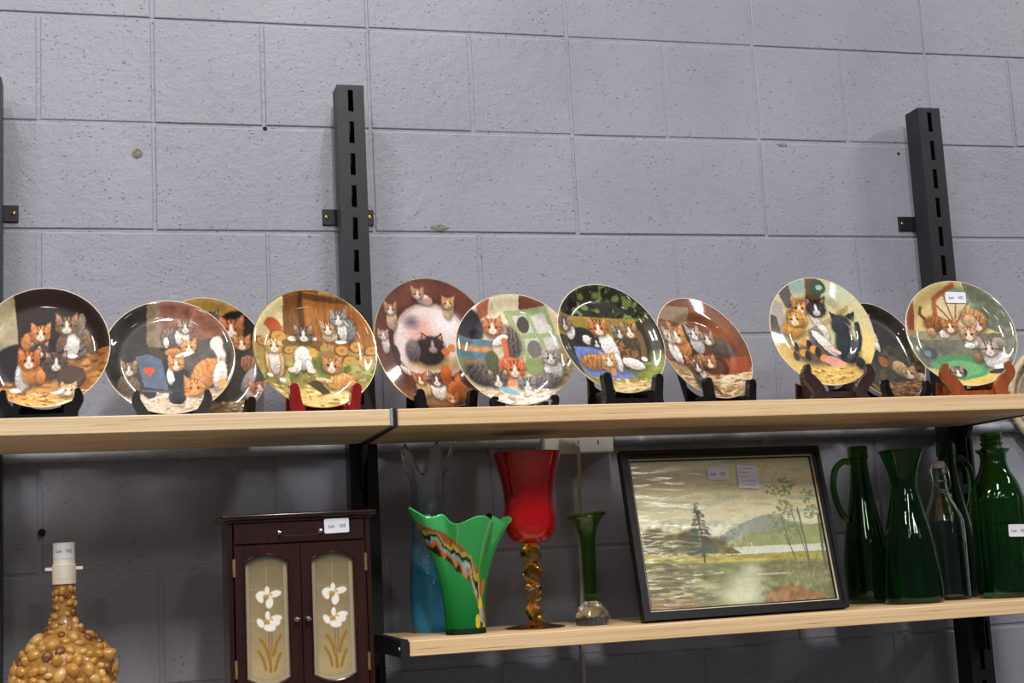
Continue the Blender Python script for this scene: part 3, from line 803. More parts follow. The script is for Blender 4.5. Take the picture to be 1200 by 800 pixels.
PX = [  # key, X, y, z above shelf, yaw, tilt, d
 ('P1', -0.181, -0.275, 0.030, -4.0, 13.0, 0.202), ('P2', 0.016, -0.230, 0.020, 1.5, 20.7, 0.213), ('P3', 0.097, -0.125, 0.025, 22.0, 9.8, 0.214),
 ('P4', 0.255, -0.270, 0.020, 10.1, 14.8, 0.213), ('P5', 0.481, -0.151, 0.027, 16.5, 7.7, 0.239), ('P6', 0.602, -0.239, 0.020, -2.2, 16.3, 0.213),
 ('P7', 0.763, -0.327, 0.027, 14.6, 20.2, 0.213), ('P8', 0.982, -0.228, 0.025, 19.2, 22.8, 0.213), ('P9', 1.144, -0.335, 0.031, 3.0, 13.5, 0.207),
 ('P10', 1.376, -0.159, 0.021, 16.7, 19.9, 0.213), ('P11', 1.428, -0.326, 0.026, -6.5, 16.4, 0.213)]
PINFO = {
 'P1': (art_basket, 227, 378, 333, 311, False, 'dark plate with kittens round a black basket, leftmost on the upper shelf', M_STBLACK, 'horn', 'glossy black stand under the leftmost plate with the basket kittens'),
 'P2': (art_pram, 412, 414, 365, 310, False, 'plate with kittens on a blue doll pram bearing a red heart', M_STGREY, 'horn', 'charcoal stand under the plate with the blue pram'),
 'P3': (art_coat, 640, 400, 292, 320, False, 'gold-topped plate with a black hood, half hidden behind the pram plate', M_STDARK, 'slab', 'dark brown stand of the half-hidden gold-topped plate behind the pram plate'),
 'P4': (art_logs, 395, 390, 324, 308, True, 'plate with kittens on a brown log pile, on a red stand', M_STRED, 'slab', 'dark red lacquered plate stand under the log pile plate'),
 'P5': (art_scatter, 347, 405, 311, 336, True, 'large brown plate with a pale round medallion and gold rim', M_STBLACK, 'slab', 'black stand under the large brown medallion plate'),
 'P6': (art_window, 771, 440, 311, 289, False, 'plate with kittens round a pale green window sash', M_STBLACK, 'claw', 'small black claw stand under the green window sash plate'),
 'P7': (art_garden, 355, 346, 290, 289, False, 'plate with a dark hedge and kittens on a blue cloth', M_STBLACK, 'slab', 'tall black stand under the plate with the blue cloth'),
 'P8': (art_pot, 858, 400, 256, 266, False, 'rust-brown plate with kittens and a fallen terracotta pot', M_STBLACK, 'slab', 'black stand under the rust-brown terracotta pot plate'),
 'P9': (art_seesaw, 350, 364, 290, 295, False, 'pale yellow plate with ginger kittens and a black cat on a plank', M_STDARK, 'wood', 'dark brown wooden stand with splayed legs under the pale yellow plate'),
 'P10': (art_bush, 678, 468, 236, 255, False, 'very dark plate with a white kitten, behind the pale yellow plate', M_STBLACK, 'horn', 'black stand of the very dark plate at the back'),
 'P11': (art_hat, 407, 376, 308, 287, False, 'plate with kittens and a green straw hat, lot label near its top', M_STWOOD, 'wood', 'orange-brown wooden stand under the green hat plate'),
}

# ------------------------------------------------------------------ structure: floor and block wall
b = MB(); b.box(-5, 7, -8, 0.2, -0.1, 0.0)
floor = tag(b.build('floor', simple('concrete_floor', (88, 86, 82), 0.6, 0.1, 4), smooth=False), kind='structure')

b = MB(); b.box(-4, 6, 0.0026, 0.16, 0.0, 4.4)
wall = tag(b.build('wall_back', M_WALL, smooth=False), 'grey painted concrete block wall', kind='structure')
_blk = {}
def block_mesh(w, h):
    key = (round(w, 3), round(h, 3))
    if key not in _blk:
        bm = bmesh.new()
        bmesh.ops.create_cube(bm, size=1.0)
        for v in bm.verts:
            v.co = Vector((v.co.x*w, v.co.y*0.03+0.015, v.co.z*h))
        ed = [e for e in bm.edges if all(v.co.y < 0.001 for v in e.verts)]
        bmesh.ops.bevel(bm, geom=ed, offset=0.0022, segments=2, affect='EDGES', profile=0.5)
        me = bpy.data.meshes.new('concrete_block'); bm.to_mesh(me); bm.free()
        me.materials.append(M_WALL)
        me.polygons.foreach_set('use_smooth', [True]*len(me.polygons)); me.set_sharp_from_angle(angle=math.radians(12))
        _blk[key] = me
    return _blk[key]
rng = random.Random(5)
for row in range(-7, 4):                 # row k spans z = 0.2k .. 0.2k+0.2 above the course line
    if row == 0:
        w, x0 = 0.2, 0.0
    else:
        w = 0.4
        x0 = 0.0 if row % 2 else 0.2
    nlo = int(math.floor((-1.7-x0)/w)); nhi = int(math.ceil((3.2-x0)/w))
    for k in range(nlo, nhi):
        o = bpy.data.objects.new('concrete_block', block_mesh(w-0.0062, 0.1938))
        COL.objects.link(o); o.parent = wall
        o.location = (x0+w*k+w/2+rng.uniform(-.0012, .0012), 0.0003+rng.uniform(-0.0005, 0.0007), Z0+0.2*row+0.1+rng.uniform(-.001, .001))
        o.rotation_euler = (rng.uniform(-.002, .002), rng.uniform(-.0015, .0015), rng.uniform(-.002, .002))
# drill holes and chips in the wall
for x, z, r in ((-0.196, -0.729, 0.0065), (0.593, -0.736, 0.0065), (0.201, -0.003, 0.004), (1.515, -0.02, 0.003)):
    b = MB(); b.lathe([(r*0.3, -0.0016), (r, -0.0014), (r, 0.003)], 12)
    o = b.build('drill_hole', M_DARKIN, wall); o.rotation_euler = (math.pi/2, 0, 0)
    o.location = (x, 0.0005, Z0+z)
    o.rotation_euler = (-math.pi/2, 0, 0)
M_CHIP = simple('bare_chip', (112, 108, 100), 0.8, 0.35, 300)
for x, z, sx, sz in ((-0.03, -0.055, 0.011, 0.009), (0.525, -0.188, 0.017, 0.007), (1.25, -0.008, 0.012, 0.004)):
    b = MB(); b.prism([(sx*math.cos(a)*rng.uniform(.7, 1.1), sz*math.sin(a)*rng.uniform(.6, 1.1)) for a in np.linspace(0, 6.28, 11, endpoint=False)], -0.0012, 0.002)
    o = b.build('chipped_patch', M_CHIP, wall, smooth=False); o.location = (x, 0, Z0+z)

# ------------------------------------------------------------------ uprights
def make_upright(X, ztop, label):
    t = thing('shelf_upright', label, 'upright', (X, 0, 0), group='slotted steel uprights')
    yf, yb, hw, th = -0.080, -0.030, 0.025, 0.0025
    zt = Z0+ztop
    b = MB()
    b.box(-hw, -hw+th, yf, yb, 0, zt); b.box(hw-th, hw, yf, yb, 0, zt); b.box(-hw+th, hw-th, yb-th, yb, 0, zt); b.box(-hw+th, hw-th, yf+th, yb-th, zt-th, zt)
    sw = 0.0048
    xa, xb = -hw+th, hw-th
    b.box(xa, -sw, yf, yf+th, 0, zt); b.box(sw, xb, yf, yf+th, 0, zt)
    z1 = zt; zc = zt-0.030
    while zc > 0.3:
        b.box(-sw, sw, yf, yf+th, zc+0.0205, z1)
        z1 = zc-0.0205; zc -= 0.060
    b.box(-sw, sw, yf, yf+th, 0, z1)
    b.build('post', M_STEEL, t, smooth=False)
    for zz in (-0.171, -1.45):
        b = MB(); b.box(-0.048, 0.048, -0.004, 0.0, Z0+zz-0.015, Z0+zz+0.015, 0.0008); b.box(-0.012, 0.012, -0.030, -0.004, Z0+zz-0.015, Z0+zz+0.015)
        wb = b.build('wall_bracket', M_STEEL, t, smooth=False)
        for s in (-1, 1):
            b = MB(); b.lathe([(0.0038, 0), (0.0034, 0.0015), (0.0018, 0.0022), (0.0016, 0.0012)], 12)
            sc = b.build('screw', M_BRASS, wb); sc.rotation_euler = (math.pi/2, 0, 0); sc.location = (s*0.040, -0.004, Z0+zz)
    return t
make_upright(-0.281, 0.052, 'black slotted upright at the far left edge of the photo')
make_upright(0.350, 0.060, 'black slotted steel upright between the log pile and medallion plates')
make_upright(1.546, 0.055, 'black slotted steel upright behind the green hat plate')

# ------------------------------------------------------------------ shelves and brackets
def board(name, label, x0, x1, y0, y1, z1, th, mat, group='pine shelf boards'):
    b = MB(); b.box(x0, x1, y0, y1, Z0+z1-th, Z0+z1, 0.0012)
    return tag(b.build(name, mat, smooth=False), label, 'shelf', group)
t = thing('shelf_board', 'pale pine upper shelf board on the left, under the basket and pram plates', 'shelf', (0, 0, 0), group='pine shelf boards')
b = MB(); b.box(-0.60, 0.3395, -0.41, -0.086, Z0-0.601, Z0-0.575, 0.0012); b.build('board', M_PINE, t, smooth=False)
b = MB(); b.box(0.3396, 0.3440, -0.4104, -0.10, Z0-0.6015, Z0-0.5735, 0.0008); tag(b.build('end_strip', M_ALU, t, smooth=False), 'grey metal end strip')
board('shelf_board', 'long pale pine upper shelf board on the right, under the medallion and hat plates', 0.3520, 1.541, -0.41, -0.086, -0.575, 0.027, M_PINE2)
board('shelf_board', 'lower pine shelf board carrying the glass vases and bottles', 0.3640, 1.541, -0.368, -0.086, -0.932, 0.024, M_PINE2)
board('shelf_board', 'pine shelf board below the lamp and the cabinet, under the photo edge', -0.60, 0.344, -0.41, -0.086, -1.060, 0.026, M_PINE)

def bracket(X, z, label, y1=-0.40, plate_w=0.006, low=0.030, screw=False):
    t = thing('shelf_bracket', label, 'bracket', (X, 0, Z0+z), group='black steel shelf brackets')
    b = MB()
    prof = [(-0.082, 0.002), (y1, 0.002), (y1, -low*0.92), (-0.12, -low), (-0.082, -low-0.05)]
    n = len(prof)
    vs = [(-plate_w/2, y, zz) for y, zz in prof]+[(plate_w/2, y, zz) for y, zz in prof]
    fs = [tuple(range(n)), tuple(reversed(range(n, 2*n)))]+[((i+1) % n, i, n+i, n+(i+1) % n) for i in range(n)]
    b.add(vs, fs)
    b.build('arm', M_STEEL, t, smooth=False)
    b = MB()
    for s in (-1, 1):
        b.box(s*0.0046-0.0010, s*0.0046+0.0010, -0.104, -0.0805, -0.105, -low-0.004)
    b.build('hook_plate', M_STEEL, t, smooth=False)
    if screw:
        b = MB(); b.lathe([(0.003, 0), (0.0027, 0.0012), (0.0012, 0.0016)], 10)
        o = b.build('screw', M_ZINC, t); o.location = (-plate_w/2, y1+0.012, -low*0.45); o.rotation_euler = (0, -math.pi/2, 0)
    return t
bracket(0.3480, -0.575, 'black bracket in the gap between the two upper shelf boards', plate_w=0.0072)
bracket(0.3560, -0.932, 'black bracket at the left end of the lower glassware shelf', y1=-0.366, plate_w=0.012, low=0.027, screw=True)
bracket(1.5465, -0.932, 'black bracket at the right end of the lower glassware shelf', y1=-0.366, plate_w=0.009, low=0.027)
bracket(1.5465, -0.575, 'black bracket at the right end of the long upper shelf', y1=-0.40, plate_w=0.009)

# ------------------------------------------------------------------ conduit, outlet, cord
t = thing('wall_conduit', 'grey painted conduit pipe along the wall under the upper shelf', 'pipe', (0, 0, Z0-0.600))
def pipe_run(x0, x1):
    b = MB(); b.tube([(x0, -0.0115, 0), (x1, -0.0115, 0)], 0.0105, 16); b.build('pipe', M_CONDUIT, t)
pipe_run(-1.2, 0.694); pipe_run(0.838, 2.6)
for x in (0.035, 0.598, 1.15, 1.72):
    b = MB()
    b.tube([(x+0.0, -0.0115, 0), (x+0.017, -0.0115, 0)], 0.0122, 16)
    b.box(x, x+0.017, -0.003, 0.0, -0.024, 0.024, 0.0005)
    b.build('clip', M_CONDUIT, t)

t = thing('power_outlet', 'white double power outlet under the upper shelf behind the red goblet', 'outlet', (0.766, 0, Z0-0.590))
b = MB(); b.box(-0.068, 0.068, -0.034, 0.0, -0.036, 0.036, 0.003, seg=2); b.build('face_plate', M_WHITEPL, t)
for cx in (-0.033, 0.033):
    for dx, dz, rot in ((-0.008, 0.006, 30), (0.008, 0.006, -30), (0, -0.011, 0)):
        b = MB(); b.box(-0.0012, 0.0012, -0.0004, 0.002, -0.0045, 0.0045)
        o = b.build('slot', M_DARKIN, t, smooth=False); o.location = (cx+dx*0.9+0.004, -0.0342, dz-0.006); o.rotation_euler = (0, math.radians(rot), 0)
for cx in (-0.033, 0.033):
    b = MB(); b.box(cx-0.006, cx+0.006, -0.0375, -0.033, 0.020, 0.031, 0.001); b.build('rocker_switch', M_WHITEPL, t)

t = thing('extension_cord', 'pale cord hanging from the outlet down behind the small green vase', 'cord', (0.742, -0.034, Z0-0.604))
b = MB(); b.lathe([(0.016, 0), (0.018, 0.004), (0.018, 0.022), (0.013, 0.030), (0.006, 0.033)], 24)
o = b.build('plug', M_WHITEPL, t); o.rotation_euler = (math.pi/2, 0, 0); o.location = (0, -0.0005, 0.0)
b = MB(); b.tube(smooth_curve([(0.004, -0.030, -0.004), (0.010, -0.034, -0.016), (0.0125, -0.026, -0.045), (0.015, -0.012, -0.10), (0.014, -0.002, -0.20), (0.013, 0.010, -0.33), (0.010, 0.016, -0.50), (0.006, 0.020, -0.80)], 6), 0.0036, 8)
b.build('cable', M_CORD, t)

# ------------------------------------------------------------------ plates and stands
for key, X, y, z, yaw, tilt, d in PX:
    art, cx, cy, rx, ry, gilt, lab, smat, kind, slab = PINFO[key]
    pl = make_plate(lab, X, y, z, yaw, tilt, d, art, cx, cy, rx, ry, gilt, flat=0.56 if key in ('P5', 'P8', 'P9') else 0.66)
    make_stand(slab, X, y, yaw, tilt, z, smat, kind, w=0.052 if kind != 'wood' else 0.056, h=0.062 if kind == 'wood' else (0.056 if kind != 'claw' else 0.050), arm=0.017, back_h=0.06 if key == 'P2' else 0.11)
    if key == 'P11':
        lot_label(pl, (0.010, plate_profile(0.70, 0.66)-0.0035, 0.183), (math.radians(13), math.radians(3), 0), 'Lot 102', 0.040, 0.021)

# ------------------------------------------------------------------ round tray at the right edge
t = thing('round_tray', 'round beige tray hung on the wall at the right edge of the photo', 'tray', (1.806, -0.001, Z0-0.545))
M_TRAY = simple('cane_beige', (196, 180, 146), 0.55, 0.12, 120)
M_TRAYIN = simple('cane_inner', (168, 154, 126), 0.6, 0.14, 160)
b = MB(); b.lathe([(0.02, 0.002), (0.088, 0.002), (0.092, 0.0), (0.096, 0.0), (0.108, 0.030), (0.106, 0.034), (0.101, 0.033), (0.090, 0.008), (0.02, 0.007)], 64)
o = b.build('bowl', M_TRAYIN, t); o.rotation_euler = (math.pi/2, 0, 0)
b = MB(); b.tube([(0.105*math.cos(a), -0.033, 0.105*math.sin(a)) for a in np.linspace(0, 2*math.pi, 64, endpoint=False)], 0.0075, 10, closed=True); b.build('rim', M_TRAY, t)
b = MB(); b.tube([(0.074*math.cos(a), -0.009, 0.074*math.sin(a)) for a in np.linspace(0, 2*math.pi, 64, endpoint=False)], 0.004, 8, closed=True); b.build('inner_ring', M_TRAY, t)

# ------------------------------------------------------------------ glassware on the lower shelf
ZS = Z0-0.932+0.0002
def dwall(outer, th, floor_t=0.006):
    """closed section of a vessel: outer profile up, over the rim, inner profile down"""
    inner = [(max(r-th, 0.002), z) for r, z in reversed(outer) if z > floor_t+outer[0][1]]
    rim = outer[-1]
    inner[0] = (max(rim[0]-th*0.9, 0.002), rim[1]-0.0002)
    last = inner[-1]
    return [(0.0005, outer[0][1])]+outer+[(rim[0]-th*0.45, rim[1]+th*0.35)]+inner+[(last[0]*0.8, outer[0][1]+floor_t), (0.0005, outer[0][1]+floor_t)]

# blue vase with a clear crown
t = thing('glass_vase', 'tall blue glass vase with a clear wavy crown, behind the green handkerchief vase', 'vase', (0.451, -0.138, ZS))
m = Mat('blue_to_clear_glass', (120, 180, 210), 0.06, trans=0.82, ior=1.45)
sx = m.n('ShaderNodeSeparateXYZ'); m.l(m.n('ShaderNodeTexCoord').outputs['Object'], sx.inputs[0])
dv = m.n('ShaderNodeMath', operation='DIVIDE'); m.l(sx.outputs[2], dv.inputs[0]); dv.inputs[1].default_value = 0.3
m.col(m.ramp(dv.outputs[0], [(0.0, (60, 160, 214)), (0.35, (72, 166, 220)), (0.62, (190, 222, 236)), (0.8, (250, 252, 253))]))
tw = m.n('ShaderNodeMapRange'); tw.inputs[1].default_value = 0.3; tw.inputs[2].default_value = 0.66; tw.inputs[3].default_value = 0.12; tw.inputs[4].default_value = 1.0
m.l(dv.outputs[0], tw.inputs[0]); m.l(tw.outputs[0], m.b.inputs['Transmission Weight'])
vo = m.n('ShaderNodeTexVoronoi'); vo.inputs['Scale'].default_value = 330; m.l(m.n('ShaderNodeTexCoord').outputs['Object'], vo.inputs[0])
m.bump(vo.outputs['Distance'], 0.6, 0.0012)
m.b.inputs['Roughness'].default_value = 0.12
outer = [(q[0], q[1]) for q in smooth_curve([(0.030, 0), (0.036, 0.018), (0.0385, 0.05), (0.0375, 0.10), (0.033, 0.15), (0.030, 0.19), (0.030, 0.23), (0.032, 0.262), (0.038, 0.288), (0.044, 0.305)], 5)]
sec = dwall(outer, 0.0065, 0.014)
def crown(r, z, a, i):
    k = max(0.0, (z-0.20)/0.105)
    lob = 1-2*abs(math.sin(2.5*a+0.3))**1.4
    return r*(1+0.16*k*k*lob+0.03*min(1, k)*math.cos(10*a)), z+(0.026*lob-0.010)*k**3, 0.0
b = MB(); b.lathe(sec, 80, crown); tag(b.build('body', m.m, t, angle=60), 'blue glass body fading to clear')

# green handkerchief vase with a swirl of colours
t = thing('glass_vase', 'bright green ruffled glass vase with a multicoloured swirl band', 'vase', (0.477, -0.268, ZS))
def hk(r, z, a, i):
    k = max(0.0, min(1.2, (z-0.035)/0.155))
    lob = math.cos(4*a-0.55)+0.30*math.cos(3*a+1.2)
    left = max(0, math.cos(a-math.pi*1.02))
    rr = r*(1+0.21*k**1.6*lob)*(1+0.06*k*k*left)
    zz = z+k**3*(0.006*math.cos(8*a-1.1)+0.022*left**3-0.005)
    return rr, zz, 0.10*k*math.sin(4*a)
outer = [(q[0], q[1]) for q in smooth_curve([(0.034, 0.0), (0.0335, 0.01), (0.034, 0.03), (0.037, 0.07), (0.046, 0.115), (0.060, 0.155), (0.073, 0.186)], 14)]
sec = dwall(outer, 0.0038, 0.010)
b = MB(); b.lathe(sec, 200, hk)
o = b.build('body', None or attr_mat('cased_green_glass', 0.06, coat=0.6).m, t, angle=60, fix=True)
vv = np.array([v.co[:] for v in o.data.vertices])
ang = np.arctan2(vv[:, 1], vv[:, 0]); zz = vv[:, 2]
C = np.empty((len(vv), 3)); 
kk = np.clip(zz/0.18, 0, 1)[:, None]
C[:] = np.array((8, 84, 30))*(1-kk)+np.array((74, 200, 108))*kk
fr = (ang+math.pi*0.5)          # 0 at the side that faces the room
# band: from upper left down to lower right
mid = np.interp(fr, [-1.6, -0.9, -0.35, 0.05, 0.40, 0.62, 0.75, 0.9], [0.168, 0.150, 0.122, 0.104, 0.078, 0.045, 0.020, 0.0])
hw_ = np.interp(fr, [-1.6, -0.6, 0.2, 0.5, 0.9], [0.024, 0.022, 0.021, 0.026, 0.040])
w = (zz-mid)/hw_
wob = w+0.7*(fnoise(fr*3+3, zz*30, 2)-0.5)
lay = np.clip((wob+1)/2, 0, 0.999)*6+5.0*(fnoise(fr*4.0+20, zz*26+4, 2)-0.5)
pal = np.array([(44, 34, 24), (196, 116, 44), (150, 176, 176), (34, 42, 24), (176, 178, 62), (160, 96, 54)], float)
idx = np.clip(lay, 0, 5.99).astype(int)
fade = fnoise(fr*9+7, zz*90+2, 2)
msk = (np.abs(wob) < 1.0) & (fr > -1.7) & (fr < 1.15) & (zz > 0.008)
C[msk] = pal[idx[msk]]*(0.8+0.4*fade[msk][:, None])
for fx_, fz_, c_ in ((0.60, 0.046, (206, 190, 50)), (0.42, 0.020, (206, 180, 44)), (0.75, 0.075, (196, 120, 50)), (0.66, 0.030, (150, 160, 176))):
    dd = ((fr-fx_)/0.13)**2+((zz-fz_)/0.012)**2
    C[dd < 1] = c_
C[zz < 0.009] = (22, 40, 26)
set_paint(o.data, lin(C))

# red goblet on an amber knotted stem
t = thing('glass_goblet', 'tall red glass goblet on a twisted amber stem', 'goblet', (0.605, -0.235, ZS))
m = Mat('red_cased_glass', (176, 8, 14), 0.07, coat=0.8, coat_rough=0.03)
n = noise(m, m.pos(obj=True), 12); m.col(m.ramp(n, [(0.3, (164, 4, 10)), (0.7, (190, 12, 18))]))
outer = [(q[0], q[1]) for q in smooth_curve([(0.006, 0.140), (0.020, 0.1415), (0.034, 0.149), (0.0425, 0.166), (0.0440, 0.188), (0.0425, 0.210), (0.0440, 0.232), (0.0500, 0.262), (0.0595, 0.294)], 6)]
b = MB(); b.lathe(dwall(outer, 0.003, 0.004), 72); b.build('cup', m.m, t, angle=50)
M_AMBER = glass('amber_glass', (252, 186, 70), 0.03)
def knot(r, z, a, i): return r*(1+0.15*math.cos(3*a+z*130)), z, 0
prof = [(0.0005, 0.012)]
for k in range(64):
    z = 0.012+k/63*0.128
    s = (z-0.012)/0.128
    r = 0.0075+(0.0050+0.0055*s)*abs(math.sin(math.pi*(4*s+0.02)))**0.8
    prof.append((r, z))
prof.append((0.0005, 0.1405))
b = MB(); b.lathe(prof, 40, knot); b.build('stem', M_AMBER, t, angle=70)
b = MB(); b.lathe([(0.0005, 0.0), (0.047, 0.0), (0.0505, 0.0012), (0.0505, 0.0024), (0.035, 0.0045), (0.016, 0.0085), (0.009, 0.0135), (0.0005, 0.0138)], 56); b.build('foot', M_AMBER, t, angle=50)

# small green bud vase with bubbled clear base
t = thing('bud_vase', 'small dark green bud vase with a clear bubbled base', 'vase', (0.697, -0.262, ZS))
M_OLIVE = glass('olive_glass', (160, 200, 108), 0.03, bump=0.25, bscale=180)
outer = [(q[0], q[1]) for q in smooth_curve([(0.0105, 0.040), (0.0112, 0.060), (0.0118, 0.095), (0.0128, 0.130), (0.0160, 0.156), (0.0225, 0.172), (0.0310, 0.183)], 6)]
def flare(r, z, a, i):
    k = max(0, (z-0.150)/0.033); return r*(1+0.05*k*math.cos(2*a+0.5)), z+0.004*k*math.cos(a-0.6), 0
b = MB(); b.lathe(dwall(outer, 0.0030, 0.008), 48, flare); b.build('neck', M_OLIVE, t, angle=60)
b = MB(); b.tube([(0.0300*(1+0.05*math.cos(2*a+0.5))*math.cos(a), 0.0300*(1+0.05*math.cos(2*a+0.5))*math.sin(a), 0.1835+0.004*math.cos(a-0.6)) for a in np.linspace(0, 2*math.pi, 48, endpoint=False)], 0.0026, 8, closed=True); b.build('lip', M_OLIVE, t)
m = Mat('bubbled_clear_glass', (246, 246, 240), 0.02, trans=1.0, ior=1.48)
vo = m.n('ShaderNodeTexVoronoi'); vo.inputs['Scale'].default_value = 150; m.l(m.n('ShaderNodeTexCoord').outputs['Object'], vo.inputs[0]); m.bump(vo.outputs['Distance'], 0.45, 0.0015)
def lobes(r, z, a, i): return r*(1+0.055*math.cos(6*a)), z, 0
b = MB(); b.lathe([(0.0005, 0), (0.024, 0.0), (0.0285, 0.003), (0.0305, 0.010), (0.0285, 0.020), (0.022, 0.029), (0.0145, 0.036), (0.0115, 0.0395), (0.0005, 0.0396)], 48, lobes); b.build('bubble_base', m.m, t, angle=60)

# bottles
M_GREEN = glass('bottle_green', (84, 152, 60), 0.02, bump=0.12, bscale=40)
M_GREEN2 = glass('emerald_green', (74, 174, 88), 0.015, bump=0.12, bscale=50)
M_GREEN3 = glass('deep_green', (78, 144, 60), 0.02, bump=0.10, bscale=40)
M_CLEAR = glass('clear_glass', (236, 242, 236), 0.02, bump=0.15, bscale=60)

def jug(label, X, y, side):
    t = thing('glass_jug', label, 'jug', (X, y, ZS))
    outer = [(q[0], q[1]) for q in smooth_curve([(0.038, 0.0), (0.0425, 0.006), (0.0440, 0.035), (0.0430, 0.075), (0.0385, 0.115), (0.0310, 0.155), (0.0235, 0.195), (0.0190, 0.230), (0.0170, 0.255), (0.0165, 0.270)], 5)]
    b = MB(); b.lathe(dwall(outer, 0.003, 0.006), 56); b.build('body', M_GREEN, t, angle=50)
    b = MB(); b.lathe([(0.0166, 0.268), (0.0185, 0.269), (0.0190, 0.274), (0.0185, 0.290), (0.0170, 0.2935), (0.0135, 0.2935), (0.0135, 0.268)], 40, closed=True); b.build('collar', M_GREEN, t, angle=40)
    pts = [(side*0.0165, 0, 0.262), (side*0.030, 0, 0.266), (side*0.049, 0, 0.252), (side*0.0565, 0, 0.222), (side*0.0520, 0, 0.190), (side*0.0420, 0, 0.166), (side*0.0315, 0, 0.157)]
    b = MB(); b.tube(smooth_curve(pts, 6), [0.0062]*37, 12); b.build('handle', M_GREEN, t)
    return t
jug('dark green glass jug with handle on its left, next to the framed landscape', 1.289, -0.130, -1)
jug('dark green glass jug with handle on its right, behind the clear bottle', 1.485, -0.120, 1).rotation_euler = (0, 0, 0.15)

t = thing('glass_carafe', 'emerald green glass carafe with a wide flared mouth', 'carafe', (1.317, -0.240, ZS))
outer = [(q[0], q[1]) for q in smooth_curve([(0.048, 0.0), (0.0525, 0.005), (0.0525, 0.030), (0.0490, 0.070), (0.0415, 0.120), (0.0315, 0.165), (0.0245, 0.200), (0.0235, 0.215), (0.0285, 0.242), (0.0400, 0.274)], 6)]
def facets(r, z, a, i): return r*(1+0.018*math.cos(12*a)*max(0, 1-abs(z-0.11)/0.12)), z, 0
b = MB(); b.lathe(dwall(outer, 0.0032, 0.008), 96, facets); b.build('body', M_GREEN2, t, angle=60)
b = MB(); b.tube([(0.0390*math.cos(a), 0.0390*math.sin(a), 0.2745) for a in np.linspace(0, 2*math.pi, 56, endpoint=False)], 0.0024, 8, closed=True); b.build('lip', M_GREEN2, t)

t = thing('swing_top_bottle', 'clear glass bottle with a white swing-top stopper between green bottles', 'bottle', (1.414, -0.200, ZS))
outer = [(q[0], q[1]) for q in smooth_curve([(0.034, 0.0), (0.0385, 0.004), (0.0390, 0.03), (0.0390, 0.130), (0.0365, 0.150), (0.0270, 0.172), (0.0185, 0.190), (0.0150, 0.208), (0.0140, 0.232)], 5)]
b = MB(); b.lathe(dwall(outer, 0.0030, 0.006), 56); b.build('body', M_CLEAR, t, angle=50)
b = MB(); b.lathe([(0.0142, 0.231), (0.0165, 0.232), (0.0165, 0.240), (0.0150, 0.242), (0.0105, 0.242), (0.0105, 0.231)], 36, closed=True); b.build('collar', M_CLEAR, t)
b = MB(); b.lathe([(0.0005, 0.2425), (0.0125, 0.2425), (0.0138, 0.245), (0.0138, 0.2525), (0.0120, 0.2555), (0.0005, 0.256)], 36); b.build('stopper', M_WHITEPL, t)
b = MB()
for s in (-1, 1):
    b.tube([(s*0.0150, -0.004, 0.262-0.012), (s*0.0185, -0.006, 0.236), (s*0.0180, -0.010, 0.215), (s*0.010, -0.0175, 0.203), (0, -0.020, 0.200)], 0.0009, 6)
b.tube([(0.0165*math.cos(a), 0.0165*math.sin(a), 0.219) for a in np.linspace(0, 2*math.pi, 28, endpoint=False)], 0.0009, 6, closed=True)
b.build('wire_bail', M_NICKEL, t)

t = thing('fluted_bottle', 'large dark green fluted bottle with screw neck and lot label, far right', 'bottle', (1.501, -0.250, ZS))
outer = [(q[0], q[1]) for q in smooth_curve([(0.043, 0.0), (0.0475, 0.006), (0.0490, 0.022), (0.0490, 0.160), (0.0470, 0.185), (0.0380, 0.212), (0.0280, 0.232), (0.0235, 0.250), (0.0240, 0.262)], 5)]
def flutes(r, z, a, i):
    k = max(0, min(1, (z-0.025)/0.02))*max(0, min(1, (0.20-z)/0.03)); return r*(1-0.065*k*(0.5+0.5*math.cos(16*a))), z, 0
b = MB(); b.lathe(dwall(outer, 0.003, 0.007), 128, flutes); b.build('body', M_GREEN3, t, angle=60)
b = MB(); b.lathe([(0.0238, 0.2615), (0.0300, 0.268), (0.0310, 0.271), (0.0240, 0.272), (0.0200, 0.272), (0.0200, 0.2615)], 48, closed=True); b.build('neck_ring', M_GREEN3, t, angle=40)
pr = [(0.0180, 0.272)]
for k in range(25):
    z = 0.2725+k/24*0.028; pr.append((0.0196+0.0014*math.cos(k*math.pi/4), z))
pr += [(0.0185, 0.302), (0.0160, 0.302), (0.0160, 0.272)]
b = MB(); b.lathe(pr, 40, closed=True); b.build('screw_neck', M_GREEN3, t, angle=60)
lot_label(t, (0.003, -0.0515, 0.120), (0, math.radians(2), math.radians(-5)), 'Lot 102', 0.038, 0.022)

# ------------------------------------------------------------------ framed landscape
FW, FH = 0.386, 0.292
TILT = math.radians(12.0)
t = thing('framed_picture', 'black framed landscape painting of a lake with trees, two paper notes on it', 'picture', (0.765, -0.328, ZS+0.0036), (-TILT, 0, math.radians(3.3)))
M_FRAME = simple('frame_black', (20, 19, 20), 0.3, 0.15)
def rail(name, x0, x1, z0, z1, mitre, y0, y1, mat):
    b = MB(); n = 4
    b.add([(p[0], y0, p[1]) for p in mitre]+[(p[0], y1, p[1]) for p in mitre], [(0, 1, 2, 3), (7, 6, 5, 4), (1, 0, 4, 5), (2, 1, 5, 6), (3, 2, 6, 7), (0, 3, 7, 4)])
    return b.build(name, mat, t, smooth=False)
def ring(name, o0, o1, y0, y1, mat):
    a, c = o0, o1
    O = [(a, a), (FW-a, a), (FW-a, FH-a), (a, FH-a)]; I = [(c, c), (FW-c, c), (FW-c, FH-c), (c, FH-c)]
    for k in range(4):
        j = (k+1) % 4
        rail(name, 0, 0, 0, 0, [O[k], O[j], I[j], I[k]], y0, y1, mat)
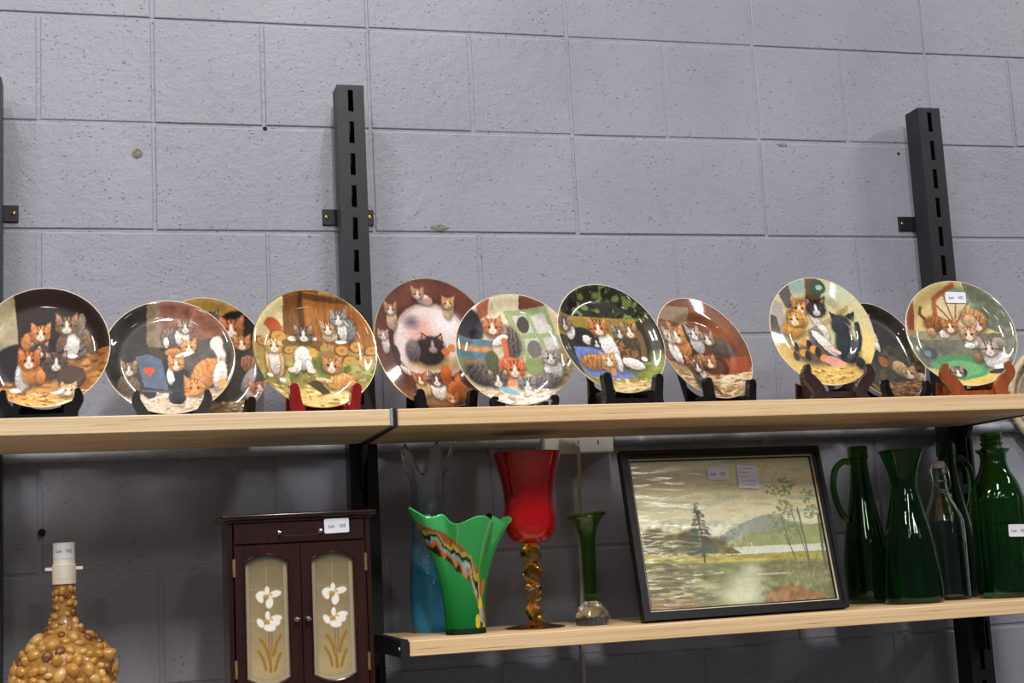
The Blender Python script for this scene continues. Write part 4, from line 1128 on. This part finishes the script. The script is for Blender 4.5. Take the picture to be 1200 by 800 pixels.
ring('frame_rail', 0.0, 0.0075, -0.004, 0.014, M_FRAME)
ring('frame_rail', 0.0075, 0.0145, -0.001, 0.014, M_FRAME)
ring('gilt_fillet', 0.0145, 0.0163, 0.002, 0.014, M_PALE)
ring('inner_fillet', 0.0166, 0.0186, 0.004, 0.014, M_FRAME)
c = 0.0184
nx, nz = 330, 250
S_, T_ = np.meshgrid(np.linspace(0, 1, nx), np.linspace(0, 1, nz))
S_, T_ = S_.ravel(), T_.ravel()
vs = np.stack([c+S_*(FW-2*c), np.full(len(S_), 0.007), c+T_*(FH-2*c)], 1)
fs = [(j*nx+i, j*nx+i+1, (j+1)*nx+i+1, (j+1)*nx+i) for j in range(nz-1) for i in range(nx-1)]
TL, TR, BR, BL = np.array((100, 112.)), np.array((835, 85.)), np.array((957, 678.)), np.array((190, 728.))
top = TL[None]*(1-S_[:, None])+TR[None]*S_[:, None]; bot = BL[None]*(1-S_[:, None])+BR[None]*S_[:, None]
q = bot*(1-T_[:, None])+top*T_[:, None]
P = Paint(q[:, 0], q[:, 1], (206, 196, 150), 2.5)
yy = q[:, 1]+0.05*q[:, 0]-60
sky = np.interp(yy, [40, 110, 170, 260, 330, 400], np.arange(6))
sc = np.array([(214, 208, 170), (218, 210, 168), (230, 214, 164), (236, 226, 182), (238, 232, 198), (240, 236, 208)], float)
i0 = np.clip(sky.astype(int), 0, 4); ff = (sky-i0)[:, None]
P.C = sc[i0]*(1-ff)+sc[i0+1]*ff
n = fnoise(q[:, 0]/130, q[:, 1]/26, 4)
P.put(np.clip((n-0.52)*5, 0, 1)*0.55*(q[:, 1] < 380), (176, 182, 158)); P.put(np.clip((0.42-n)*5, 0, 1)*0.5*(q[:, 1] < 330), (216, 192, 132))
P.P([(470, 420), (560, 370), (640, 332), (700, 330), (760, 360), (900, 380), (900, 450), (470, 450)], (168, 176, 158)); P.P([(510, 450), (600, 410), (700, 395), (800, 380), (920, 360), (920, 470), (510, 470)], (166, 172, 118)); P.mottle(0.10, 24, (470, 330, 920, 470))
P.P([(520, 470), (700, 460), (910, 450), (915, 482), (720, 497), (520, 497)], (222, 226, 206)); P.E(600, 458, 3, 10, (240, 240, 230))
P.P([(120, 500), (540, 500), (930, 480), (960, 720), (120, 760)], (150, 146, 88)); P.P([(130, 505), (560, 500), (930, 485), (935, 510), (560, 528), (150, 540)], (186, 174, 92))
P.P([(150, 540), (560, 535), (940, 520), (960, 700), (180, 730)], (128, 130, 92)); P.mottle(0.25, 30, (100, 500, 980, 760), 0.6, 2.2)
P.E(200, 440, 60, 60, (112, 102, 56), 0, 0.4); P.E(270, 450, 80, 50, (126, 112, 66), 0, 0.4); P.E(340, 440, 60, 50, (104, 98, 60), 0, 0.4); P.E(440, 460, 90, 45, (112, 108, 70), 8, 0.5); P.P([(150, 470), (520, 470), (560, 497), (150, 500)], (120, 112, 66)); P.mottle(0.3, 18, (130, 370, 560, 505))
P.E(575, 630, 120, 95, (206, 208, 176), -12, 0.7, 0.9); P.E(600, 560, 60, 40, (204, 206, 176), 0, 0.8, 0.8); P.E(555, 675, 120, 45, (210, 212, 180), 0, 0.7, 0.9); P.E(420, 630, 80, 26, (176, 186, 140), 0, 0.8); P.S([(360, 585), (480, 575)], 5, (214, 214, 190), 0.8); P.S([(620, 580), (760, 575)], 4, (206, 206, 176), 0.8)
P.S([(362, 290), (390, 400), (408, 535)], 4, (74, 62, 44))
for k in range(150):
    f = rng.random()**0.75; yk = 285+f*215; wd = 5+52*f
    rr = rng.uniform(-1, 1)
    P.E(368+f*34+wd*rr, yk+rng.uniform(-6, 10)-6*abs(rr), 7+11*f, 4+6*f, (84+rng.randint(-12, 22), 92+rng.randint(-12, 18), 74+rng.randint(-8, 12)), (20 if rr > 0 else -20), 0.7, 0.8)
for x0, y0, x1, y1, w in ((720, 330, 775, 500, 3.2), (790, 300, 850, 540, 4), (760, 300, 840, 520, 3), (880, 330, 915, 560, 6), (740, 420, 790, 520, 2.5)): P.S([(x0, y0), (x1, y1)], w, (118, 112, 84))
for cx_, cy_, rx_, ry_, nn in ((715, 215, 66, 40, 60), (735, 300, 40, 30, 34), (720, 360, 56, 50, 46), (830, 255, 30, 34, 26), (850, 320, 36, 30, 30), (760, 400, 60, 40, 34), (690, 400, 30, 30, 16)):
    for k in range(nn):
        a = rng.uniform(0, 6.28); r0 = math.sqrt(rng.random())
        P.E(cx_+rx_*r0*math.cos(a), cy_+ry_*r0*math.sin(a), rng.uniform(5, 12), rng.uniform(4, 8), (138+rng.randint(-16, 20), 150+rng.randint(-16, 16), 104), rng.uniform(-30, 30), 0.6, 0.75)
P.E(840, 590, 120, 40, (138, 144, 100), 0, 0.7); P.dab((840, 560, 170, 90), 16, [(118, 124, 82), (166, 168, 122)], 0.60, 1.6, 0.9, 0.6)
P.P([(650, 700), (690, 640), (760, 620), (850, 640), (920, 670), (950, 690), (650, 700)], (150, 116, 80)); P.mottle(0.3, 22, (640, 610, 960, 700))
P.P([(190, 730), (185, 690), (270, 670), (400, 690), (420, 720)], (146, 122, 84)); P.P([(150, 560), (260, 520), (370, 560), (340, 660), (200, 680)], (122, 112, 74), 0.7)
P.dab((300, 620, 190, 130), 26, [(176, 164, 120), (104, 96, 68)], 0.57, 0.7, 1.8, 0.8)  # pale dabs paint in a slight glare of the wrinkled film
P.mottle(0.07, 8)
me = bpy.data.meshes.new('canvas'); me.from_pydata(vs.tolist(), [], fs)
pm = attr_mat('varnished_oil', 0.30, coat=0.85, spec=0.4)
mp = pm.n('ShaderNodeMapping'); mp.inputs['Rotation'].default_value = (0, math.radians(-24), 0); mp.inputs['Scale'].default_value = (7, 7, 34)
pm.l(pm.n('ShaderNodeTexCoord').outputs['Object'], mp.inputs[0])
wn = noise(pm, mp.outputs[0], 1.5, 2, 0.45)
bp = pm.n('ShaderNodeBump'); bp.inputs['Strength'].default_value = 0.8; bp.inputs['Distance'].default_value = 0.0024
pm.b.inputs['Coat Weight'].default_value = 1.0; pm.b.inputs['Coat Roughness'].default_value = 0.12
pm.l(wn, bp.inputs['Height']); pm.l(bp.outputs[0], pm.b.inputs['Coat Normal'])
me.materials.append(pm.m); me.polygons.foreach_set('use_smooth', [True]*len(me.polygons))
set_paint(me, P.finish())
o = bpy.data.objects.new('canvas', me); COL.objects.link(o); o.parent = t
b = MB(); b.box(0.006, FW-0.006, 0.0142, 0.0165, 0.006, FH-0.006); b.build('backing_board', simple('backing_card', (112, 88, 60), 0.8, 0.1), t, smooth=False)
b = MB()
zb = FH*0.62
yh = 0.02
foot_z = 0.0
# easel strut: from the backing down to the shelf behind
ca_, sa_ = math.cos(TILT), math.sin(TILT)
def unrot(y, z): return (y*ca_-z*sa_, y*sa_+z*ca_)
fy, fz = unrot(0.135, -0.0034)
b.add([(FW/2-0.02, 0.0168, zb), (FW/2+0.02, 0.0168, zb), (FW/2+0.02, 0.0205, zb), (FW/2-0.02, 0.0205, zb), (FW/2-0.03, fy-0.003, fz), (FW/2+0.03, fy-0.003, fz), (FW/2+0.03, fy, fz), (FW/2-0.03, fy, fz)],
      [(0, 1, 2, 3), (7, 6, 5, 4), (0, 4, 5, 1), (1, 5, 6, 2), (2, 6, 7, 3), (3, 7, 4, 0)])
b.build('easel_strut', M_FRAME, t, smooth=False)
lot_label(t, (0.182, 0.0052, FH-0.044), (0, math.radians(1), 0), 'Lot 102', 0.040, 0.022)
b = MB(); b.prism([(-0.020, -0.022), (-0.006, -0.0205), (0.008, -0.0225), (0.021, -0.0215), (0.0195, 0.0185), (-0.0195, 0.0215)], -0.0006, 0.0)
nt = b.build('paper_note', M_PAPER, t, smooth=False); nt.location = (0.239, 0.0050, FH-0.051); nt.rotation_euler = (0, math.radians(2), 0)
tag(nt, 'small white note with lines of faint handwriting')
for k, (zz, x0, x1) in enumerate(((0.0145, -0.014, 0.014), (0.0075, -0.015, 0.004), (-0.0005, -0.012, 0.002), (-0.0085, -0.013, 0.014), (-0.0155, -0.012, 0.013))):
    b = MB()
    pts = []
    x = x0
    while x < x1:
        pts.append((x, -0.0008, zz+rng.uniform(-0.0014, 0.0016))); x += 0.0011
    b.tube(pts, 0.00028, 4); b.build('handwriting', M_NOTEINK, nt)

# ------------------------------------------------------------------ small mahogany cabinet
CX, CY, CZ = 0.2035, -0.330, Z0-1.060
t = thing('jewellery_cabinet', 'small dark mahogany cabinet with two arched glass doors and lot label', 'cabinet', (CX, CY, CZ+0.0002))
hw, dp, ht = 0.111, 0.13, 0.326
b = MB()
b.box(-hw, -hw+0.008, 0.0, dp, 0.010, ht, 0.0008); b.box(hw-0.008, hw, 0.0, dp, 0.010, ht, 0.0008); b.box(-hw+0.008, hw-0.008, dp-0.006, dp, 0.010, ht); b.box(-hw+0.008, hw-0.008, 0.002, dp-0.006, 0.010, 0.022); b.box(-hw+0.008, hw-0.008, 0.004, dp-0.006, ht-0.040, ht-0.034); b.box(-hw+0.008, hw-0.008, 0.002, dp-0.006, ht-0.008, ht)
b.build('body', M_MAHOG, t, smooth=False)
b = MB(); b.box(-hw-0.006, hw+0.006, -0.006, dp+0.004, 0.0, 0.012, 0.002); b.build('plinth', M_MAHOG_D, t)
b = MB(); b.box(-hw-0.0100, hw+0.0100, -0.0105, dp+0.006, ht, ht+0.0085, 0.003, seg=3); b.box(-hw-0.0050, hw+0.0050, -0.0055, dp+0.003, ht-0.004, ht+0.0005, 0.001); b.build('top_board', M_MAHOG_D, t)
dr = MB(); dr.box(-hw+0.0095, hw-0.0095, -0.003, 0.012, ht-0.0375, ht-0.0050, 0.0015)
d_ = dr.build('drawer', M_MAHOG, t)
for x in (-0.032, 0.032):
    b = MB(); b.lathe([(0.0042, 0), (0.0036, 0.002), (0.0018, 0.0035), (0.0018, 0.008), (0.0026, 0.010), (0.0005, 0.0115)], 14); o = b.build('handle_post', M_NICKEL, d_); o.rotation_euler = (math.pi/2, 0, 0); o.location = (x, -0.003, ht-0.022)
b = MB(); b.tube(smooth_curve([(-0.032, -0.011, ht-0.022), (-0.028, -0.012, ht-0.0265), (0, -0.013, ht-0.0280), (0.028, -0.012, ht-0.0265), (0.032, -0.011, ht-0.022)], 5), 0.0009, 6); b.build('bail_handle', M_STDARK, d_)
lot_label(t, (0.058, -0.0040, ht-0.0150), (0, math.radians(-1), 0), 'Lot 103', 0.039, 0.0225)
pane_mat = attr_mat('frosted_painted_glass', 0.22, coat=0.5)
def arch(x, w, base, rise): return base+rise*(1-(2*x/w)**2)
def door(side):
    x0, x1 = (-hw+0.0095, -0.0006) if side < 0 else (0.0006, hw-0.0095)
    z0, z1 = 0.0225, ht-0.0395
    cx = -0.0570 if side < 0 else 0.0475
    cx = (x0+x1)/2+(-0.002 if side < 0 else -0.002)
    pw = 0.067
    zb, zt = 0.085, 0.260          # straight part of the opening
    rise = 0.011
    nseg = 16
    xs = [cx-pw/2+pw*k/nseg for k in range(nseg+1)]
    topz = [arch(x-cx, pw, zt, rise) for x in xs]; botz = [zb-rise*(1-(2*(x-cx)/pw)**2) for x in xs]
    d = bpy.data.objects.new('door', None); 
    # door leaf: stiles and rails as one plate with an arched opening
    b = MB()
    yf, yb = -0.003, 0.009
    def quad_strip(lo, hi):
        for k in range(nseg):
            a, c_ = xs[k], xs[k+1]
            b.add([(a, yf, lo[k]), (c_, yf, lo[k+1]), (c_, yf, hi[k+1]), (a, yf, hi[k]), (a, yb, lo[k]), (c_, yb, lo[k+1]), (c_, yb, hi[k+1]), (a, yb, hi[k])],
                  [(0, 1, 2, 3), (7, 6, 5, 4), (0, 4, 5, 1), (3, 2, 6, 7)])
    quad_strip(topz, [z1]*(nseg+1)); quad_strip([z0]*(nseg+1), botz)
    b.box(x0, xs[0], yf, yb, z0, z1); b.box(xs[-1], x1, yf, yb, z0, z1)
    leaf = b.build('door', M_MAHOG, t, smooth=False, fix=True)
    bpy.data.objects.remove(d)
    # moulding round the opening
    loop = [(x, -0.0035, z) for x, z in zip(xs, topz)]+[(x, -0.0035, z) for x, z in zip(xs[::-1], botz[::-1])]
    b = MB(); b.tube(loop, 0.0016, 6, closed=True); b.build('moulding', M_MAHOG_D, leaf)
    # painted pane
    ni, nj = 64, 160
    I, J = np.meshgrid(np.linspace(0, 1, ni), np.linspace(0, 1, nj)); I = I.ravel(); J = J.ravel()
    X = cx-pw/2+pw*I
    lo = zb-rise*(1-(2*I-1)**2); hi = zt+rise*(1-(2*I-1)**2)
    Z = lo+(hi-lo)*J
    vs = np.stack([X, np.full(len(X), 0.003), Z], 1)
    fs = [(j*ni+i, j*ni+i+1, (j+1)*ni+i+1, (j+1)*ni+i) for j in range(nj-1) for i in range(ni-1)]
    # paint space: pixels of a 270 wide sheet, 0 at the top
    px = I*270; py = (hi.max()-Z)/pw*270
    H = py.max()
    P = Paint(px, py, (196, 178, 142), 1.0)
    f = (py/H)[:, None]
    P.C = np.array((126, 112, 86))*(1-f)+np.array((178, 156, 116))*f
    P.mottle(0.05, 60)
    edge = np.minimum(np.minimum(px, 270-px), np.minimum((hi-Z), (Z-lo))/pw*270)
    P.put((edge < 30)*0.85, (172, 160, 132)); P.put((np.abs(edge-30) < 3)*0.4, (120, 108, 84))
    for ys in (210, 400, 560, 680): P.S([(30, ys), (240, ys)], 2.2, (184, 170, 138), 0.6)
    P.S([(135, 30), (135, 220)], 2.5, (190, 178, 148), 0.8); P.S([(135, H-90), (135, H-10)], 2.5, (190, 178, 148), 0.8)
    ox = 140
    stem = (142, 106, 78); leafc = (150, 116, 44)
    P.S([(ox-10, 300), (ox-8, 380)], 5, stem); P.S([(ox+4, 470), (ox+2, 560), (ox-6, 640)], 5, stem); P.S([(ox+22, 470), (ox+20, 560), (ox+2, 650)], 5, stem)
    for q in ([(ox-52, 515), (ox-24, 550), (ox-6, 610)], [(ox+76, 500), (ox+48, 545), (ox+26, 620)], [(ox-62, 590), (ox-34, 640), (ox-20, 700)], [(ox+72, 610), (ox+50, 660), (ox+36, 710)], [(ox+6, 640), (ox+10, 690), (ox+8, 715)]):
        P.S(q, 11, leafc)
    for fx, fy in ((ox-2, 258), (ox-2, 410)):
        for dx, dy, rx, ry, rot in ((-40, 6, 30, 18, 60), (44, -14, 38, 20, -12), (12, 34, 22, 34, 10) if fy < 300 else (10, 34, 36, 22, 8), (0, -34, 14, 26, 0), (-36, -14, 30, 20, -20) if fy < 300 else (40, 4, 32, 24, 10)):
            P.E(fx+dx*1.12, fy+dy*1.1, rx*1.2, ry*1.2, (242, 236, 226), rot, 0.25)
        P.E(fx+24, fy-12, 14, 9, (216, 168, 56), 30, 0.5); P.E(fx-14, fy-4, 17, 10, (210, 160, 48), 20, 0.5); P.E(fx+2, fy+10, 10, 14, (206, 150, 60), 0, 0.5)
    me = bpy.data.meshes.new('pane'); me.from_pydata(vs.tolist(), [], fs); me.materials.append(pane_mat.m); me.polygons.foreach_set('use_smooth', [True]*len(me.polygons))
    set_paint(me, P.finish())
    o = bpy.data.objects.new('pane', me); COL.objects.link(o); o.parent = leaf
    tag(o, 'frosted glass pane painted with two white orchids')
    b = MB(); b.lathe([(0.0024, 0), (0.0020, 0.003), (0.0042, 0.006), (0.0046, 0.009), (0.0030, 0.0118), (0.0005, 0.0124)], 16)
    k = b.build('knob', M_NICKEL, leaf); k.rotation_euler = (math.pi/2, 0, 0); k.location = (side*0.0085, -0.003, ht-0.156)
    for z in (0.253, 0.100):
        b = MB(); hx = side*(hw-0.0090)
        b.tube([(hx, -0.0040, z-0.014), (hx, -0.0040, z+0.014)], 0.0013, 8); b.box(hx-0.002, hx+0.002, -0.0036, -0.0030, z-0.013, z+0.013)
        b.build('hinge', M_HINGE, leaf)
door(-1); door(1)

# ------------------------------------------------------------------ shell-covered lamp base
t = thing('lamp_base', 'bottle-shaped lamp base crusted with ochre shells and pebbles, white bulb holder', 'lamp', (-0.152, -0.22, Z0-1.060+0.0002))
prof = [(0.058, 0.0), (0.064, 0.004), (0.074, 0.030), (0.080, 0.070), (0.0775, 0.105), (0.0700, 0.136), (0.0480, 0.158), (0.0300, 0.174), (0.0215, 0.192), (0.0195, 0.215), (0.0185, 0.244)]
prof = [(q[0]-0.004, q[1]) for q in smooth_curve(prof, 5)]
prof[-1] = (prof[-1][0], 0.2425)
M_RESIN = Mat('resin_ochre', (196, 152, 84), 0.28, coat=0.5)
n = noise(M_RESIN, M_RESIN.pos(obj=True), 45, 4); M_RESIN.col(M_RESIN.ramp(n, [(0.3, (120, 78, 30)), (0.55, (172, 124, 58)), (0.75, (200, 158, 94))])); M_RESIN.bump(noise(M_RESIN, M_RESIN.pos(obj=True), 140, 3), 0.5, 0.003)
b = MB(); b.lathe([(0.0005, 0)]+prof+[(0.0005, 0.2425)], 64); b.build('core', M_RESIN.m, t)
shell_mats = [simple('shell_amber', (176, 128, 58), 0.22, 0.3, 150, coat=0.6), simple('shell_tan', (176, 130, 68), 0.3, 0.25, 200, coat=0.5), simple('shell_brown', (112, 72, 36), 0.3, 0.3, 220, coat=0.5), simple('shell_cream', (196, 156, 92), 0.28, 0.2, 160, coat=0.5)]
shell_mesh = []
for kind in range(3):
    bm = bmesh.new(); bmesh.ops.create_icosphere(bm, subdivisions=2, radius=1.0)
    for v in bm.verts:
        q = v.co
        if kind == 0: v.co = Vector((q.x*1.0, q.y*0.9, q.z*0.8))
        elif kind == 1:
            k = 1+0.10*math.cos(7*math.atan2(q.y, q.x)); v.co = Vector((q.x*k, q.y*k*0.85, q.z*0.75))
        else:
            s = 0.55+0.45*(1-q.z)/2*1.5; v.co = Vector((q.x*s, q.y*s, q.z*1.15))
    for mi, mm in enumerate(shell_mats):
        me = bpy.data.meshes.new('shell'); bm.to_mesh(me); me.materials.append(mm); me.polygons.foreach_set('use_smooth', [True]*len(me.polygons)); shell_mesh.append(me)
    bm.free()
rs = random.Random(11)
placed = []
def prof_r(z):
    return float(np.interp(z, [q[1] for q in prof], [q[0] for q in prof]))
tries = 0
while len(placed) < 285 and tries < 9000:
    tries += 1
    z = rs.uniform(0.012, 0.236); r = prof_r(z)
    if rs.random() > (r/0.078)*0.8+0.2: continue
    a = rs.uniform(0, 2*math.pi)
    size = rs.uniform(0.0070, 0.0135) if z < 0.165 else rs.uniform(0.0052, 0.0080)
    p = Vector((r*math.cos(a), r*math.sin(a), z))
    if any((p-q).length < (size+s)*0.66 for q, s in placed): continue
    placed.append((p, size))
    o = bpy.data.objects.new('shell', shell_mesh[rs.choice([0, 0, 0, 1, 1, 2])*4+rs.choice([0, 0, 1, 1, 2, 3])])
    COL.objects.link(o); o.parent = t; o.location = p
    dz = 0.004; slope = (prof_r(z+dz)-prof_r(z-dz))/(2*dz)
    nrm = Vector((math.cos(a), math.sin(a), -slope)).normalized()
    o.rotation_mode = 'QUATERNION'
    from mathutils import Quaternion
    o.rotation_quaternion = nrm.to_track_quat('Z', 'Y') @ Quaternion((0, 0, 1), rs.uniform(0, 6.28))
    o.scale = (size, size*rs.uniform(0.75, 1.0), size*rs.uniform(0.8, 1.05))
b = MB(); b.lathe([(0.0005, 0.2426), (0.0178, 0.2426), (0.0182, 0.250), (0.0176, 0.2505), (0.0182, 0.251), (0.0182, 0.272), (0.0174, 0.2725), (0.0168, 0.274), (0.0168, 0.302), (0.0172, 0.304), (0.0168, 0.3065), (0.0150, 0.3065), (0.0150, 0.278), (0.0005, 0.278)], 40)
hold = tag(b.build('bulb_holder', M_CREAMPL, t, angle=30), 'white plastic bulb holder')
b = MB(); b.box(-0.0285, -0.0170, -0.0035, 0.0035, 0.2635, 0.2690, 0.0008); b.build('switch_pin', M_CREAMPL, hold)
b = MB(); b.box(0.0170, 0.0285, -0.0035, 0.0035, 0.2635, 0.2690, 0.0008); b.build('switch_pin', M_CREAMPL, hold)
b = MB()
aa = np.linspace(-math.pi/2-1.15, -math.pi/2+1.1, 16)
vs = [(0.0174*math.cos(a), 0.0174*math.sin(a), z) for z in (0.2815, 0.3035) for a in aa]
b.add(vs, [(k, k+1, 16+k+1, 16+k) for k in range(15)], True)
lb = tag(b.build('lot_label', M_PAPER, hold, fix=False), 'white paper lot label wrapped round the bulb holder')
for txt, a in (('Lot', -math.pi/2-0.42), ('102', -math.pi/2+0.42)):
    lettering(txt, 0.0070, lb, (0.0179*math.cos(a), 0.0179*math.sin(a), 0.2935), (math.pi/2, 0, a+math.pi/2))
